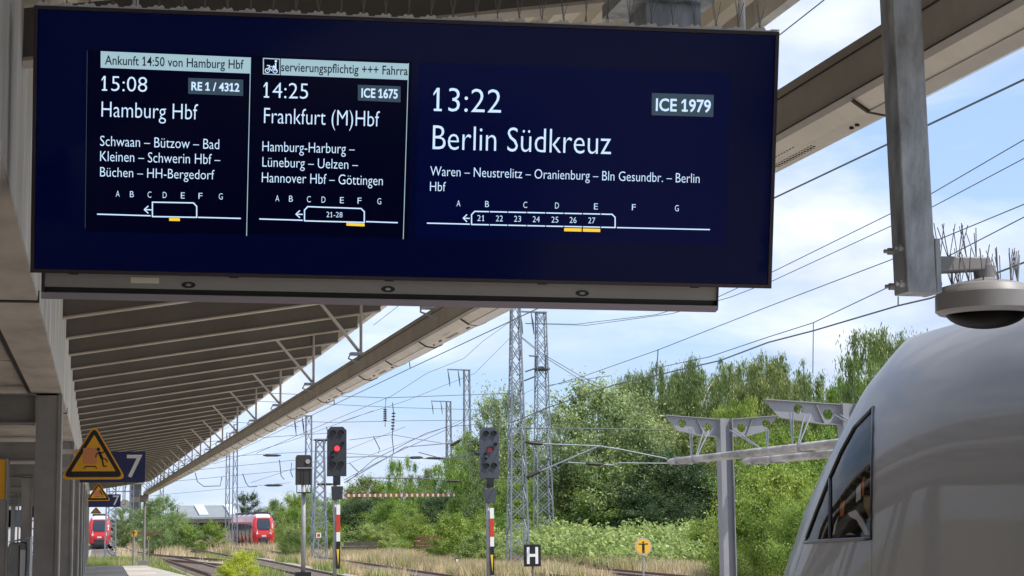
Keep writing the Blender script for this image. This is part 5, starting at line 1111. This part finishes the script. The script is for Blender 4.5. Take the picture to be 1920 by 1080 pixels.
Bs = [(1452, 892, 62, 215, 'bush', 'bright', 'large bright bush right of the clear grey post', 0), (1398, 925, 74, 130, 'bush', 'bright', 'bright bush directly behind the clear grey post', 1), (1500, 950, 58, 130, 'bush', 'mid', 'green bush tucked against the train nose', 1), (1400, 985, 66, 90, 'bush', 'bramble', 'pale bush at the foot of the clear grey post', 2), (1525, 930, 64, 90, 'bush', 'bright', 'bright bush just behind the train nose', 2),
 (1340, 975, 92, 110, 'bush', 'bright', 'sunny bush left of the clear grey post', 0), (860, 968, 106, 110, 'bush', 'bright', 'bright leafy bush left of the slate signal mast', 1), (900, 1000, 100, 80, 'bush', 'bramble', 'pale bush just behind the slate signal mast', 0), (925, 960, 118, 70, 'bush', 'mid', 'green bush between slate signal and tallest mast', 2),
 (550, 955, 150, 44, 'bush', 'mid', 'upright bush left of the turned-away signal pole', 1), (552, 985, 120, 44, 'bush', 'bramble', 'small pale bush beside the turned-away signal pole', 0), (400, 980, 185, 44, 'bush', 'bright', 'rounded bush left of the right red train', 2), (455, 1036, 82, 66, 'bush', 'yellow', 'yellow-green weeds between the tracks at the bottom', 0), (425, 1060, 80, 40, 'bush', 'yellow', 'smaller yellow-green weeds between the tracks', 1),
 (320, 968, 190, 70, 'bush', 'far', 'bush before the grey-roofed building, left', 0), (295, 978, 185, 50, 'bush', 'far', 'bush beside the canopy end post', 1), (355, 985, 190, 50, 'bush', 'mid', 'low bush at the foot of the grey-roofed building', 2), (700, 985, 150, 90, 'bush', 'bramble', 'pale bramble behind the dark sleeper stack', 1), (620, 985, 158, 60, 'bush', 'mid', 'bush at the foot of the short wide mast', 2), (790, 985, 145, 80, 'bush', 'bright', 'bright bush behind the rust-brown stack', 1), (840, 1005, 122, 60, 'bush', 'bright', 'low bright bush right of the rust-brown stack', 2)]
for (px_, pt, Y, w, k, m, lab, v) in Bs:
    big = Y < 70
    tree(px_, pt, Y, w*1.1, k, m, lab, 'bush', n=60000 if big else 12000, group='bushes around the yard', trunk=False, var=v+(10 if big else 0))
# bramble bank
def px_area(n, x0, x1, y0, y1, seed):
    r = np.random.RandomState(seed); return r.uniform(x0, x1, n), r.uniform(y0, y1, n), r
n = 150000; X_, Y_, r = px_area(n, 20, 50, 86, 126, 3)
hgt = .25+.75*np.abs(np.sin(X_*2.3+1.7*np.sin(Y_*.8)))*np.abs(np.sin(Y_*1.1+np.sin(X_*1.4)))+.8*(np.sin(X_*.9+Y_*.35)*.5+.5)*(np.sin(Y_*.5-X_*.3)*.5+.5)+(Y_-86)/40*.9
keep = (X_ > 25.2+ (Y_-86)*.02); X_, Y_, hgt = X_[keep], Y_[keep], hgt[keep]; n = len(X_)
Z_ = np.array([gz(q) for q in Y_])+hgt*(.35+.8*r.rand(n)**.8)+np.where(r.rand(n) < .05, r.rand(n)*.6, 0); P_ = np.stack([X_, Y_, Z_], 1); nr = r.normal(size=(n, 3))*.6+np.array([0, -.3, .8]); nr /= np.linalg.norm(nr, axis=1)[:, None]
a = np.cross(nr, r.normal(size=(n, 3))); a /= np.linalg.norm(a, axis=1)[:, None]; b = np.cross(nr, a); s = (.07+.09*r.rand(n))[:, None]
me = quads('bramble_bank', np.stack([P_-a*s, P_-b*s*.6, P_+a*s, P_+b*s*.6], 1).reshape(-1, 3), None, LM['bramble']); o = bpy.data.objects.new('bramble_bank', me); COL.objects.link(o); tag(o, 'pale green bramble bank before the trees', 'brambles', None, 'stuff')
# grass
def grass(name, n, x0, x1, y0, y1, h0, h1, w, m, seed, label, avoid=True, sel=None):
    X_, Y_, r = px_area(n, x0, x1, y0, y1, seed)
    keep = np.ones(n, bool)
    if avoid:
        for k in (0, 1, 2, 4, 5, 3):
            cx_k = np.array([track_x(k, y) for y in Y_]); ww = 1.5 if k != 3 else .6; keep &= (np.abs(X_-cx_k) > ww) | (Y_ < yr[k][0])
        keep &= ~((X_ < 3) & (Y_ < 73))
    nz = np.sin(X_*.55+1.3*np.sin(Y_*.11))*np.sin(Y_*.17+X_*.2)
    if sel == 'patch': keep &= nz > -.1
    X_, Y_, nz = X_[keep], Y_[keep], nz[keep]; n = len(X_); h = (h0+(h1-h0)*r.rand(n))*(1+.35*nz); ang = r.rand(n)*np.pi; lx = r.normal(size=n)*.22; ly = r.normal(size=n)*.22
    base = np.stack([X_, Y_, np.array([gz(q) for q in Y_])], 1); d = np.stack([np.cos(ang)*w, np.sin(ang)*w, np.zeros(n)], 1); tip = base+np.stack([lx*h, ly*h, h], 1)
    me = quads(name, np.stack([base-d, base+d, tip], 1).reshape(-1, 3), None, m, 3); o = bpy.data.objects.new(name, me); COL.objects.link(o); tag(o, label, 'grass', None, 'stuff')
straw = leafmat('straw_grass', (.50, .39, .22), (.76, .62, .39), .35, .3); ggr = leafmat('green_grass', (.20, .26, .06), (.38, .42, .14), .4, .3)
grass('dry_grass', 150000, 12.3, 34, 74, 150, .25, .68, .022, straw, 1, 'tall dry straw-coloured grass between the tracks')
grass('dry_grass', 60000, 0, 60, 150, 300, .4, 1.0, .05, straw, 2, 'distant dry grass across the far yard')
grass('green_grass', 95000, 8.6, 34, 74, 170, .2, .62, .025, ggr, 4, 'green weeds mixed into the dry grass', sel='patch')
grass('dry_grass', 9000, 1.0, 9.4, 90, 190, .15, .5, .03, straw, 11, 'sparse dry grass tufts on the gravel between the left tracks', sel='patch')
grass('green_grass', 9000, 7.5, 9.2, 80, 190, .15, .5, .03, ggr, 12, 'green weeds on the gravel between the first two tracks', sel='patch')
grass('green_grass', 26000, -3, 4.2, 73, 128, .15, .45, .02, ggr, 6, 'green grass between the platform end and the left red train', avoid=False)
grass('green_grass', 60000, 22, 60, 126, 200, .3, 1.2, .05, LM['mid'], 8, 'undergrowth below the trees')
print('OBJS', len(bpy.data.objects), 'TRIS', sum(len(m.polygons) for m in bpy.data.meshes))
